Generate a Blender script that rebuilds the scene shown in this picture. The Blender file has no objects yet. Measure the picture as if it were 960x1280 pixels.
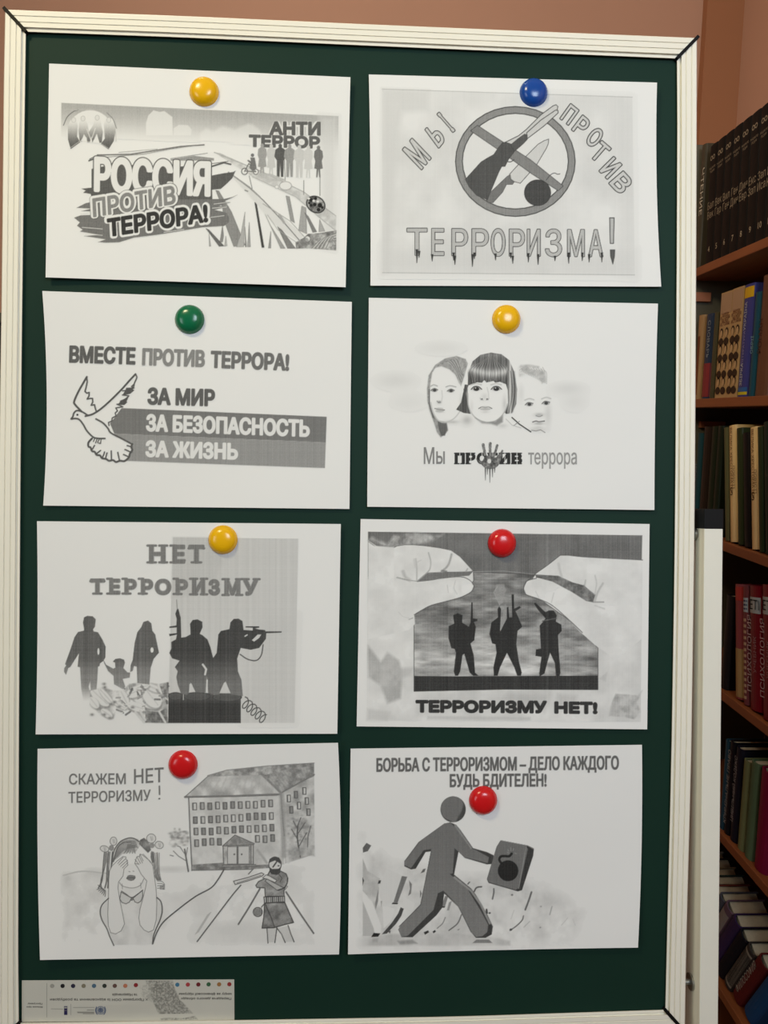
import bpy, bmesh, math, random
import numpy as np
from mathutils import Vector, Matrix

# ---------------------------------------------------------------- camera, world, lights, exposure
SC = bpy.context.scene
COL = SC.collection
F, CX, CY = 960.0, 480.0, 640.0                       # focal length and principal point of the 960x1280 frame
CAM_POS = np.array([0.0, 0.0, 1.5])
def unit(v):
    v = np.asarray(v, float); return v / np.linalg.norm(v)
BX_CAM = np.array([0.99874652, 0.00969627, 0.04910567])   # board axes seen from the camera (x right, y down, z away)
BY_CAM = np.array([-0.00994784, 0.9999386, 0.00488133])
BZ_CAM = np.array([-0.04905532, -0.0053637, 0.99878166])
BC_CAM = np.array([-0.03064045, 0.02052178, 0.77765884])  # centre of the board face
BW, BH = 0.656, 0.983                                     # green face
FWD = unit([-0.031, -0.125, 1.0])                         # room axis (the bookcase runs along it)
DOWN = unit(np.cross(FWD, BX_CAM))
RIGHT = np.cross(FWD, -DOWN)
M_WC = np.array([RIGHT, FWD, -DOWN])                      # camera frame -> world
def c2w(p): return M_WC @ np.asarray(p, float) + CAM_POS
def cdir(p): return M_WC @ np.asarray(p, float)

cam_data = bpy.data.cameras.new('camera'); cam = bpy.data.objects.new('camera', cam_data); COL.objects.link(cam)
cam_data.sensor_width = 36.0; cam_data.lens = 36.0 * F / 1280.0; cam_data.clip_start = 0.02; cam_data.clip_end = 60
xa, ya, za = cdir([1, 0, 0]), cdir([0, -1, 0]), cdir([0, 0, -1])
mw = Matrix.Identity(4)
for i in range(3):
    mw[i][0], mw[i][1], mw[i][2], mw[i][3] = xa[i], ya[i], za[i], CAM_POS[i]
cam.matrix_world = mw
SC.camera = cam

SC.view_settings.view_transform = 'Standard'; SC.view_settings.look = 'None'
SC.view_settings.gamma = 1.0; SC.view_settings.use_curve_mapping = False
SC.view_settings.exposure = 0.0

wd = bpy.data.worlds.new('world'); SC.world = wd; wd.use_nodes = True
wd.node_tree.nodes['Background'].inputs[0].default_value = (1.0, 0.93, 0.84, 1)
wd.node_tree.nodes['Background'].inputs[1].default_value = 0.06

def area(name, loc, target, sx, sy, power, col):
    l = bpy.data.lights.new(name, 'AREA'); l.shape = 'RECTANGLE'; l.size = sx; l.size_y = sy
    l.energy = power; l.color = col
    o = bpy.data.objects.new(name, l); COL.objects.link(o); o.location = loc
    o.rotation_euler = (Vector(target) - Vector(loc)).to_track_quat('-Z', 'Y').to_euler()
    return o
area('ceiling_and_fill_light', (-0.75, -0.12, 2.72), (-0.05, 0.75, 1.6), 0.30, 0.22, 11.8, (1.0, 0.87, 0.52))
area('ceiling_and_fill_light', (-0.5, 1.1, 3.0), (1.05, 2.0, 1.9), 0.35, 0.35, 7.2, (1.0, 0.90, 0.76))  # unseen fill lamp added to brighten the right wall and brown strip
area('window_and_fill_light', (-2.3, -1.5, 1.75), (0.0, 0.8, 1.3), 0.9, 1.2, 16, (0.84, 0.93, 1.0))
area('window_and_fill_light', (0.50, -0.75, 2.15), (0.35, 0.8, 1.55), 0.6, 0.6, 18, (0.74, 0.88, 1.0))  # added cool fill for the right-hand sheets and frame, not an actual window

# ---------------------------------------------------------------- helpers
def lin(c):
    return tuple(((v / 255.0) / 12.92 if v / 255.0 <= 0.04045 else ((v / 255.0 + 0.055) / 1.055) ** 2.4) for v in c)
def material(name, rgb, rough=0.5, metal=0.0, noise=0.0, scale=20.0, spec=0.5, rgb2=None, stretch=(1, 1, 1), bump=0.0):
    m = bpy.data.materials.new(name); m.use_nodes = True
    nt = m.node_tree; b = nt.nodes['Principled BSDF']
    c = lin(rgb)
    b.inputs['Roughness'].default_value = rough; b.inputs['Metallic'].default_value = metal
    b.inputs['Specular IOR Level'].default_value = spec
    tc = nt.nodes.new('ShaderNodeTexCoord'); mp = nt.nodes.new('ShaderNodeMapping'); nz = nt.nodes.new('ShaderNodeTexNoise')
    mp.inputs['Scale'].default_value = stretch
    nt.links.new(tc.outputs['Object'], mp.inputs['Vector']); nt.links.new(mp.outputs['Vector'], nz.inputs['Vector'])
    nz.inputs['Scale'].default_value = scale; nz.inputs['Detail'].default_value = 4
    mx = nt.nodes.new('ShaderNodeMix'); mx.data_type = 'RGBA'
    c2 = lin(rgb2) if rgb2 else tuple(v * (1 - noise) for v in c)
    mx.inputs[6].default_value = (*c, 1); mx.inputs[7].default_value = (*c2, 1)
    nt.links.new(nz.outputs['Fac'], mx.inputs[0]); nt.links.new(mx.outputs[2], b.inputs['Base Color'])
    if bump:
        bp = nt.nodes.new('ShaderNodeBump'); bp.inputs['Strength'].default_value = bump; bp.inputs['Distance'].default_value = 0.001
        nt.links.new(nz.outputs['Fac'], bp.inputs['Height']); nt.links.new(bp.outputs['Normal'], b.inputs['Normal'])
    return m
PAPER = (0.79, 0.785, 0.765)
def ink_material(name):
    m = bpy.data.materials.new(name); m.use_nodes = True
    nt = m.node_tree; b = nt.nodes['Principled BSDF']; b.inputs['Roughness'].default_value = 0.75
    b.inputs['Specular IOR Level'].default_value = 0.25
    a = nt.nodes.new('ShaderNodeAttribute'); a.attribute_name = 'ink'
    nt.links.new(a.outputs['Color'], b.inputs['Base Color'])
    return m
M = {}
M['ink'] = ink_material('printed_ink')
def paper_mat():
    m = bpy.data.materials.new('white_paper'); m.use_nodes = True
    nt = m.node_tree; b = nt.nodes['Principled BSDF']; b.inputs['Roughness'].default_value = 0.75
    b.inputs['Specular IOR Level'].default_value = 0.25
    b.inputs['Base Color'].default_value = (*PAPER, 1)
    tc = nt.nodes.new('ShaderNodeTexCoord'); nz = nt.nodes.new('ShaderNodeTexNoise'); nz.inputs['Scale'].default_value = 14
    bp = nt.nodes.new('ShaderNodeBump'); bp.inputs['Strength'].default_value = 0.12; bp.inputs['Distance'].default_value = 0.004
    nt.links.new(tc.outputs['Object'], nz.inputs['Vector']); nt.links.new(nz.outputs['Fac'], bp.inputs['Height'])
    nt.links.new(bp.outputs['Normal'], b.inputs['Normal'])
    return m
M['paper'] = paper_mat()
M['green'] = material('green_chalkboard', (19, 48, 38), 0.6, noise=0.2, scale=9, spec=0.16)
M['frame'] = material('cream_painted_aluminium', (236, 231, 216), 0.55, noise=0.04, scale=30)
M['black'] = material('black_plastic', (10, 10, 11), 0.6, spec=0.2)
M['post'] = material('cream_painted_steel', (230, 227, 214), 0.4, noise=0.05, scale=40)
M['steel'] = material('zinc_steel', (150, 148, 142), 0.3, metal=0.9)
M['wall'] = material('pink_wall_paint', (198, 150, 124), 0.8, noise=0.10, scale=3.0, bump=0.15)
M['brown_wall'] = material('brown_wall_paint', (166, 110, 74), 0.8, noise=0.08, scale=3.0)
M['ceiling'] = material('ceiling_white', (215, 208, 196), 0.9)
M['floor'] = material('floor_linoleum', (120, 92, 66), 0.6, noise=0.3, scale=6)
M['wood'] = material('bookcase_wood', (150, 84, 40), 0.5, rgb2=(112, 58, 26), scale=7, stretch=(8, 1, 8))
M['dark_wood'] = material('bookcase_back', (46, 30, 22), 0.7)
M['olive'] = material('grey_green_panel', (98, 92, 76), 0.6)
M['pages'] = material('book_pages', (205, 190, 160), 0.9, noise=0.25, scale=200, stretch=(1, 1, 1))

def tag(o, label=None, cat=None, group=None, kind=None):
    if label: o['label'] = label
    if cat: o['category'] = cat
    if group: o['group'] = group
    if kind: o['kind'] = kind
    return o
def new_obj(name, me, mat=None, parent=None):
    o = bpy.data.objects.new(name, me); COL.objects.link(o)
    if mat is not None and me is not None: me.materials.append(mat)
    if parent is not None: o.parent = parent
    return o
def from_bm(name, bm, mat, parent=None, smooth=False):
    me = bpy.data.meshes.new(name); bmesh.ops.recalc_face_normals(bm, faces=bm.faces); bm.to_mesh(me); bm.free()
    if smooth:
        for p in me.polygons: p.use_smooth = True
    return new_obj(name, me, mat, parent)
def add_box(bm, x0, x1, y0, y1, z0, z1, bev=0.0):
    r = bmesh.ops.create_cube(bm, size=1.0)
    vs = r['verts']
    for v in vs:
        v.co = Vector(((x0 + x1) / 2 + v.co.x * (x1 - x0), (y0 + y1) / 2 + v.co.y * (y1 - y0), (z0 + z1) / 2 + v.co.z * (z1 - z0)))
    if bev:
        es = list({e for v in vs for e in v.link_edges})
        bmesh.ops.bevel(bm, geom=es, offset=bev, segments=2, affect='EDGES', profile=0.5)
def box_obj(name, dims, mat, parent=None, bev=0.0):
    bm = bmesh.new(); add_box(bm, *dims, bev); return from_bm(name, bm, mat, parent)
def add_cyl(bm, p0, p1, r, seg=20, r2=None):
    p0, p1 = Vector(p0), Vector(p1); d = p1 - p0
    q = d.to_track_quat('Z', 'Y').to_matrix().to_4x4(); q.translation = (p0 + p1) / 2
    bmesh.ops.create_cone(bm, cap_ends=True, segments=seg, radius1=r, radius2=r if r2 is None else r2, depth=d.length, matrix=q)
def empty(name, loc, rot=None):
    o = bpy.data.objects.new(name, None); COL.objects.link(o); o.empty_display_size = 0.05
    o.location = loc
    if rot is not None: o.matrix_world = rot
    return o

# pixel -> ray -> board plane (board-local x right, y up, z out of the board, metres)
BMAT = Matrix.Identity(4)
bo = c2w(BC_CAM); bxw, byw, bzw = cdir(BX_CAM), cdir(-BY_CAM), cdir(-BZ_CAM)
for i in range(3):
    BMAT[i][0], BMAT[i][1], BMAT[i][2], BMAT[i][3] = bxw[i], byw[i], bzw[i], bo[i]
def P(px, py, z=0.0):
    px, py = np.asarray(px, float), np.asarray(py, float)
    d = np.stack([(px - CX) / F, (py - CY) / F, np.ones_like(px)], -1)
    n = -BZ_CAM
    t = (BC_CAM @ n + z) / (d @ n)
    q = d * t[..., None] - BC_CAM
    return np.stack([q @ BX_CAM, q @ (-BY_CAM), q @ n], -1)
def ray_x(px, py, X):                                   # world point of a pixel on the plane X = const
    d = cdir([(px - CX) / F, (py - CY) / F, 1.0]); t = (X - CAM_POS[0]) / d[0]
    return CAM_POS + d * t
def ray_y(px, py, Y):
    d = cdir([(px - CX) / F, (py - CY) / F, 1.0]); t = (Y - CAM_POS[1]) / d[1]
    return CAM_POS + d * t

# ---------------------------------------------------------------- room
RX, LX, FY, CZ = 1.06, -2.6, -2.6, 3.1
_c = ray_x(927, 60, RX)                                  # the corner where the brown strip meets the right wall
PY = _c[1]; WY = PY + 0.03
def struct(name, dims, mat):
    return tag(box_obj(name, dims, mat), kind='structure')
struct('floor', (LX - .1, RX + .1, FY, WY + .1, -0.1, 0), M['floor'])
struct('ceiling', (LX - .1, RX + .1, FY, WY + .1, CZ, CZ + .1), M['ceiling'])
struct('wall_back', (LX - .1, RX + .1, WY, WY + .1, 0, CZ), M['wall'])
struct('wall_right', (RX, RX + .1, FY, WY, 0, CZ), M['wall'])
struct('wall_left', (LX - .1, LX, FY, WY, 0, CZ), M['wall'])
_l = ray_y(881, 60, PY)
struct('trim_1', (_l[0], RX, PY, WY, 0, CZ), M['brown_wall'])
struct('baseboard_back', (LX, _l[0], WY - .015, WY, 0, .09), M['wood'])
# ---------------------------------------------------------------- the revolving chalkboard
board = empty('revolving_chalkboard', (0, 0, 0)); board.matrix_world = BMAT
tag(board, 'green chalkboard in a cream ribbed aluminium frame on a cream stand, papers pinned over it', 'chalkboard')
IN_L = [(32.5, 40), (30.2, 200), (28.3, 350), (26.0, 560), (24.4, 800), (23.3, 1050), (22.9, 1180), (23.5, 1278.5)]
IN_R = [(846, 73.5), (846.6, 130), (845.6, 350), (844, 600), (842.8, 720), (839, 950), (833.4, 1180), (831.5, 1262)]
OUT_L = [(6.5, 12), (4.8, 100), (2.3, 350), (-0.8, 560), (-3.2, 800), (-5.0, 1050), (-6.0, 1200), (-6.0, 1307)]
OUT_R = [(871.2, 47.5), (871, 130), (870.2, 350), (868.7, 600), (867.4, 720), (864, 950), (857.8, 1180), (856, 1289)]
IN_T = [(32.5, 40), (240, 47.5), (440, 56.5), (640, 65), (846, 73.5)]
OUT_T = [(6.5, 12), (230, 20.0), (440, 29.5), (640, 38), (871.2, 47.5)]
IN_B = [(23.5, 1278.5), (280, 1275.3), (570, 1270.6), (831.5, 1262)]
OUT_B = [(-6, 1307), (275, 1303), (572, 1298), (856, 1289)]
ZF = 0.006                                                # frame stands this far in front of the green face
def resample(pts, n):
    pts = np.array(pts, float); d = np.r_[0, np.cumsum(np.hypot(*np.diff(pts, axis=0).T))]; t = np.linspace(0, d[-1], n)
    return np.stack([np.interp(t, d, pts[:, 0]), np.interp(t, d, pts[:, 1])], 1)
# profile across the rail: (u from outer edge 0 to inner edge 1, height fraction)
PROF = [(0, -2.0), (0, .82), (.03, 1), (.235, 1), (.25, .84), (.275, .84), (.295, 1), (.515, 1), (.53, .84), (.555, .84), (.575, 1),
        (.765, 1), (.79, .55), (.85, .5), (.87, .75), (.98, .7), (1.0, .55), (1.0, -0.1)]
def rail(name, outer, inner, cut):
    n = 15
    o, i = resample(outer, n), resample(inner, n)
    if cut:                                               # stop short of the corner joints
        a = (o[1] - o[0]); a = a / np.hypot(*a) * 2.6; b = (o[-2] - o[-1]); b = b / np.hypot(*b) * 2.6
        o[0] += a; i[0] += a; o[-1] += b; i[-1] += b
    bm = bmesh.new(); rows = []
    for k in range(n):
        row = []
        for (u, h) in PROF:
            q = o[k] * (1 - u) + i[k] * u
            row.append(bm.verts.new(Vector(P(q[0], q[1], h * ZF))))
        rows.append(row)
    m_ = len(PROF)
    for k in range(n - 1):
        for j in range(m_ - 1):
            bm.faces.new((rows[k][j], rows[k][j + 1], rows[k + 1][j + 1], rows[k + 1][j]))
        bm.faces.new((rows[k][m_ - 1], rows[k][0], rows[k + 1][0], rows[k + 1][m_ - 1]))
    bm.faces.new(rows[0]); bm.faces.new(rows[-1])
    return from_bm(name, bm, M['frame'], board)
rail('frame_rail', OUT_T, IN_T, True)
rail('frame_rail', OUT_L, IN_L, True)
rail('frame_rail', OUT_R, IN_R, True)
rail('frame_rail', OUT_B, IN_B, True)
def corner(o, i):
    o, i = P(*o, ZF * .6), P(*i, ZF * .6)
    d = unit(i - o); s = np.array([-d[1], d[0], 0]) * 0.0016
    o2, i2 = o - d * .0008, i + d * .0012
    bm = bmesh.new(); vs = []
    for z in (-0.017, ZF * 1.12):
        for p in (o2 + s, o2 - s, i2 - s, i2 + s):
            vs.append(bm.verts.new((p[0], p[1], z)))
    bm.faces.new(vs[:4]); bm.faces.new(vs[4:])
    for k in range(4): bm.faces.new((vs[k], vs[(k + 1) % 4], vs[4 + (k + 1) % 4], vs[4 + k]))
    tag(from_bm('corner_joint', bm, M['black'], board), 'thin black plastic mitre strip at a frame corner')
corner(OUT_T[0], IN_T[0]); corner(OUT_T[-1], IN_T[-1]); corner(OUT_B[0], IN_B[0]); corner(OUT_B[-1], IN_B[-1])
# the green face: a thin steel sheet following the frame opening
bm = bmesh.new()
loop = [tuple(p) for p in resample(IN_T, 12)[:-1]] + [tuple(p) for p in resample(IN_R, 12)[:-1]] + \
       [tuple(p) for p in resample(IN_B, 12)[::-1][:-1]] + [tuple(p) for p in resample(IN_L, 12)[::-1][:-1]]
cen = np.mean(np.array(loop), 0)
loop = [(cen[0] + (x - cen[0]) * 1.012, cen[1] + (y - cen[1]) * 1.008) for x, y in loop]
top = [bm.verts.new(Vector(P(x, y, 0.0))) for x, y in loop]; bot = [bm.verts.new(Vector(P(x, y, -0.012))) for x, y in loop]
bm.faces.new(top); bm.faces.new(bot[::-1])
for k in range(len(loop)): bm.faces.new((top[k], top[(k + 1) % len(loop)], bot[(k + 1) % len(loop)], bot[k]))
from_bm('board_panel', bm, M['green'], board)
# stand: square posts beside the board, pivoted half way up, running down to two feet
def zfloor(x, y, z):                                       # board-local length of a post down to the floor
    w = BMAT @ Vector((x, y, z)); return -(w.z - 0.03) / byw[2]
ZP = 0.008
def post_at(pl, pr, ytop):
    """left and right pixel columns of the front face"""
    a, b = P(pl, ytop, ZP), P(pr, ytop, ZP)
    x0, x1, y1 = a[0], b[0], a[1]
    y0 = y1 + zfloor(x0, y1, ZP)
    return x0, x1, y0, y1
x0, x1, y0, y1 = post_at(880.5, 904.0, 659)
def post(x0, x1, y0, y1):
    xb = 0.0; tilt = 0.0042 * (1 if x0 > 0 else -1)
    bm = bmesh.new(); add_box(bm, x0, x1, y0, y1, ZP - 0.045, ZP, 0.0012)
    for v in bm.verts: v.co.x += tilt * 0.55 * (y1 - v.co.y)
    p = from_bm('stand_post', bm, M['post'], board)
    bm = bmesh.new(); add_box(bm, x0 - .0005, x1 + .0008, y1 - .002, y1 + .019, ZP - 0.046, ZP + .0006, 0.0015)
    tag(from_bm('post_cap', bm, M['black'], p), 'black plastic cap')
    return p
pr_ = post(x0, x1, y0, y1)
xo = P(868, 668, 0)[0]
ZPIN = -0.012
def pivot(parent, py, x_in, x_out, r1, r2, nm):
    yy = P(868, py, 0)[1]; bm = bmesh.new()
    add_cyl(bm, (x_in, yy, ZPIN), (x_out, yy, ZPIN), r1)
    s = 1 if x_out > x_in else -1
    add_cyl(bm, (x_out - s * .003, yy, ZPIN), (x_out, yy, ZPIN), r2)
    return from_bm(nm, bm, M['steel'], parent, False)
pivot(pr_, 668, xo - .004, P(880.5, 668, ZP)[0], .003, .0065, 'pivot_bolt')
pivot(pr_, 1236, P(857, 1236, 0)[0] - .004, P(876.3, 1236, ZP)[0], .003, .0085, 'stop_pin')
xl = 2 * P(440, 660, 0)[0]
pl_ = post(xl - x1, xl - x0, y0, y1)
pivot(pl_, 668, xl - xo + .004, xl - x0 - .001, .003, .0065, 'pivot_bolt')
for xx in ((x0 + x1) / 2, xl - (x0 + x1) / 2):             # feet stand level on the floor
    w = BMAT @ Vector((xx, y0 + .01, ZP - .02)); f_ = box_obj('stand_foot', (w.x - .025, w.x + .025, w.y - .25, w.y + .25, 0.0, .035), M['post'], None, .003)
    f_.parent = board; f_.matrix_parent_inverse = BMAT.inverted()
w0 = BMAT @ Vector(((xl - (x0 + x1) / 2), y0 + .1, ZP - .02)); w1 = BMAT @ Vector(((x0 + x1) / 2, y0 + .1, ZP - .02))
bm = bmesh.new(); add_cyl(bm, w0, w1, .014); f_ = from_bm('cross_bar', bm, M['post'], board); f_.matrix_parent_inverse = BMAT.inverted()

# ---------------------------------------------------------------- print canvas: rasterised ink that becomes mesh
rng = np.random.default_rng(7)
def fbm(h, w, cell, octv=4, seed=0):
    r = np.random.default_rng(seed); out = np.zeros((h, w)); amp = 1.0; tot = 0
    for k in range(octv):
        gh, gw = int(h / cell) + 3, int(w / cell) + 3
        g = r.random((gh, gw)); y = np.arange(h) / cell; x = np.arange(w) / cell
        yi, xi = y.astype(int), x.astype(int); fy, fx = y - yi, x - xi
        fy = fy * fy * (3 - 2 * fy); fx = fx * fx * (3 - 2 * fx)
        a = g[yi][:, xi] * (1 - fx) + g[yi][:, xi + 1] * fx; b = g[yi + 1][:, xi] * (1 - fx) + g[yi + 1][:, xi + 1] * fx
        out += amp * (a * (1 - fy[:, None]) + b * fy[:, None]); tot += amp; amp *= .5; cell = max(cell / 2, 1.0)
    return out / tot
_tc = {}
def glyph_loops(s):
    """closed outlines of a line of text in the built-in font, cap height 1"""
    if s in _tc: return _tc[s]
    c = bpy.data.curves.new('t', 'FONT'); c.body = s
    o = bpy.data.objects.new('t', c); COL.objects.link(o)
    dg = bpy.context.evaluated_depsgraph_get(); cu = o.evaluated_get(dg).to_curve(dg)
    out = []
    for sp in cu.splines:
        bp = sp.bezier_points; n = len(bp); pts = []
        for k in range(n):
            a, b = bp[k], bp[(k + 1) % n]
            p0, p1, p2, p3 = (np.array(v[:2]) for v in (a.co, a.handle_right, b.handle_left, b.co))
            chord = p3 - p0; L = np.hypot(*chord) + 1e-9
            bend = max(abs(chord[0] * (q - p0)[1] - chord[1] * (q - p0)[0]) / L for q in (p1, p2))
            m = 1 if bend < .003 else 5
            for t in np.arange(m) / m: pts.append((1 - t) ** 3 * p0 + 3 * t * (1 - t) ** 2 * p1 + 3 * t * t * (1 - t) * p2 + t ** 3 * p3)
        out.append(np.array(pts) / .727)
    bpy.data.objects.remove(o); bpy.data.curves.remove(c)
    _tc[s] = out; return out
def smooth_pts(pts, closed, n=5):
    p = np.array(pts, float)
    q = np.vstack([p[-1], p, p[0], p[1]]) if closed else np.vstack([2 * p[0] - p[1], p, 2 * p[-1] - p[-2]])
    out = []
    m = len(p) if closed else len(p) - 1
    for i in range(m):
        a, b, c, d = q[i], q[i + 1], q[i + 2], q[i + 3]
        for t in np.arange(n) / n:
            out.append(.5 * (2 * b + (c - a) * t + (2 * a - 5 * b + 4 * c - d) * t * t + (3 * b - a - 3 * c + d) * t ** 3))
    if not closed: out.append(p[-1])
    return np.array(out)
class Canvas:
    def __init__(s, x0, y0, x1, y1, res=1.5):
        s.x0, s.y0, s.res = x0, y0, res
        s.w, s.h = int((x1 - x0) * res) + 1, int((y1 - y0) * res) + 1
        s.g = np.ones((s.h, s.w, 3)); s.id = np.zeros((s.h, s.w), np.int16); s.parts = []; s.cur = 0
        s.ox = s.oy = 0.0; s.s = 1.0
    def part(s, name, label=None):
        s.parts.append((name, label)); s.cur = len(s.parts); return s
    def crop(s, ox, oy, sc): s.ox, s.oy, s.s = ox, oy, sc; return s
    def T(s, pts): return np.array(pts, float) * s.s + (s.ox, s.oy)
    def box(s, pts, pad):
        a = np.floor((pts.min(0) - pad - (s.x0, s.y0)) * s.res).astype(int); b = np.ceil((pts.max(0) + pad - (s.x0, s.y0)) * s.res).astype(int) + 1
        i0, j0 = max(a[0], 0), max(a[1], 0); i1, j1 = min(b[0], s.w), min(b[1], s.h)
        if i1 <= i0 or j1 <= j0: return None
        X, Y = np.meshgrid(s.x0 + np.arange(i0, i1) / s.res, s.y0 + np.arange(j0, j1) / s.res)
        return (slice(j0, j1), slice(i0, i1)), X, Y
    @staticmethod
    def dist(X, Y, A, B, parity=True):
        d2 = np.full(X.shape, 1e9); ins = np.zeros(X.shape, bool)
        for (ax, ay), (bx, by) in zip(A, B):
            dx, dy = bx - ax, by - ay; L = dx * dx + dy * dy + 1e-12
            t = np.clip(((X - ax) * dx + (Y - ay) * dy) / L, 0, 1)
            d2 = np.minimum(d2, (X - ax - t * dx) ** 2 + (Y - ay - t * dy) ** 2)
            if parity and ay != by:
                c = (ay > Y) != (by > Y)
                ins ^= c & (X < ax + (Y - ay) * dx / dy)
        return np.sqrt(d2), ins
    def put(s, sl, X, Y, cov, val, alpha):
        if callable(val): val = val((X - s.ox) / s.s, (Y - s.oy) / s.s)
        a = (cov * alpha)[..., None]
        v = np.asarray(val, float)
        if v.ndim == 2: v = v[..., None]
        s.g[sl] = s.g[sl] * (1 - a) + v * a
        if s.cur:
            m = a[..., 0] > .35; t = s.id[sl]; t[m] = s.cur
            if alpha <= .35 or True:
                n = (a[..., 0] > .01) & (t == 0); t[n] = s.cur
    def edges(s, A, B, val, alpha=1., soft=0., grow=0.):
        pts = np.vstack([A, B]); r = s.box(pts, abs(grow) + soft + 1.5)
        if r is None: return
        sl, X, Y = r; d, ins = s.dist(X, Y, A, B)
        sd = np.where(ins, -d, d) - grow
        s.put(sl, X, Y, np.clip(.5 - sd / max(soft, 1.0 / s.res), 0, 1), val, alpha)
    def poly(s, pts, val, alpha=1., soft=0., grow=0., sm=False, line=None, lw=1.0):
        p = smooth_pts(pts, True) if sm else np.array(pts, float)
        q = s.T(p); A, B = q, np.roll(q, -1, 0)
        if val is not None: s.edges(A, B, val, alpha, soft * s.s, grow * s.s)
        if line is not None: s.stroke(np.vstack([p, p[:1]]), lw, line)
    def stroke(s, pts, w, val, alpha=1., soft=0., sm=False, taper=None):
        p = smooth_pts(pts, False) if sm else np.array(pts, float)
        q = s.T(p); r = s.box(q, w * s.s + soft * s.s + 1.5)
        if r is None: return
        sl, X, Y = r; d, _ = s.dist(X, Y, q[:-1], q[1:], False)
        hw = w * s.s / 2; aa = max(soft * s.s, 1.0 / s.res)
        k = min(1.0, hw * 2 * s.res * .95)                  # lines thinner than a cell stay light
        s.put(sl, X, Y, np.clip(.5 - (d - max(hw, .5 / s.res)) / aa, 0, 1), val, alpha * k)
    def ell(s, cx, cy, rx, ry, val, alpha=1., soft=0., rot=0., line=None, lw=1.):
        t = np.linspace(0, 2 * np.pi, 37)[:-1]; c, sn = math.cos(rot), math.sin(rot)
        pts = np.stack([cx + rx * np.cos(t) * c - ry * np.sin(t) * sn, cy + rx * np.cos(t) * sn + ry * np.sin(t) * c], 1)
        s.poly(pts, val, alpha, soft, line=line, lw=lw)
    def blob(s, cx, cy, rx, ry, val, alpha=1.):
        c = s.T([(cx, cy)])[0]; r = s.box(np.array([c - np.array([rx, ry]) * s.s * 2.2, c + np.array([rx, ry]) * s.s * 2.2]), 1)
        if r is None: return
        sl, X, Y = r
        s.put(sl, X, Y, np.exp(-(((X - c[0]) / (rx * s.s)) ** 2 + ((Y - c[1]) / (ry * s.s)) ** 2)), val, alpha)
    def text(s, t, bl, br, up, val, grow=0., alpha=1., soft=0., fit=None):
        """baseline from bl to br, cap height vector up (all in crop units); grow thickens the strokes"""
        loops = glyph_loops(t)
        lo, hi = min(l[:, 0].min() for l in loops), max(l[:, 0].max() for l in loops)
        bl, br = np.array(bl, float), np.array(br, float)
        up = np.array((0, -up) if np.isscalar(up) else up, float)
        g = max(grow if fit is None else fit, 0); d = unit(br - bl); u_ = unit(up)
        bl = bl + d * g + u_ * g; br = br - d * g + u_ * g; up = up - 2 * g * u_
        Q = [s.T(bl + ((l[:, :1] - lo) / (hi - lo)) * (br - bl) + l[:, 1:] * up) for l in loops]
        gr = grow * s.s; aa = max(soft * s.s, 1.0 / s.res); pad = max(abs(gr), 0) + aa + 1
        r = s.box(np.vstack(Q), pad)
        if r is None: return
        sl, X, Y = r; D2 = np.full(X.shape, 1e9); W = np.zeros(X.shape, np.int16); x00, y00 = X[0, 0], Y[0, 0]
        def win(k, pd):
            i0 = max(int((k[:, 0].min() - pd - x00) * s.res), 0); i1 = max(int((k[:, 0].max() + pd - x00) * s.res) + 2, 0)
            j0 = max(int((k[:, 1].min() - pd - y00) * s.res), 0); j1 = max(int((k[:, 1].max() + pd - y00) * s.res) + 2, 0)
            return (slice(j0, j1), slice(i0, i1))
        for q in Q:
            wl = win(q, 1); x, y = X[wl], Y[wl]
            for (ax, ay), (bx, by) in zip(q, np.roll(q, -1, 0)):
                dx, dy = bx - ax, by - ay
                if ay != by:
                    c_ = ((ay > y) != (by > y)) & (x < ax + (y - ay) * dx / dy); W[wl] += (c_ * (1 if by > ay else -1)).astype(np.int16)
                w2 = win(np.array([(ax, ay), (bx, by)]), pad); xx, yy = X[w2], Y[w2]
                tt = np.clip(((xx - ax) * dx + (yy - ay) * dy) / (dx * dx + dy * dy + 1e-12), 0, 1)
                D2[w2] = np.minimum(D2[w2], (xx - ax - tt * dx) ** 2 + (yy - ay - tt * dy) ** 2)
        D = np.where(W != 0, 0, np.sqrt(D2))
        s.put(sl, X, Y, np.clip(.5 - (D - max(gr, aa * .4)) / aa, 0, 1), val, alpha)
    def halftone(s, amt=.02, seed=3, lines=.0):
        n = np.random.default_rng(seed).normal(0, amt, (s.h, s.w))
        v = np.zeros((1, s.w)); hz = np.zeros((s.h, 1))
        if lines:
            r = np.random.default_rng(seed + 1); v = r.normal(0, lines, (1, s.w)); hz = r.normal(0, lines * .5, (s.h, 1))
        k = np.clip((1 - s.g[..., 0]) * 3, 0, 1)
        s.g = np.clip(s.g + ((n + v + hz) * k)[..., None], 0.03, 1.05)

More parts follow.
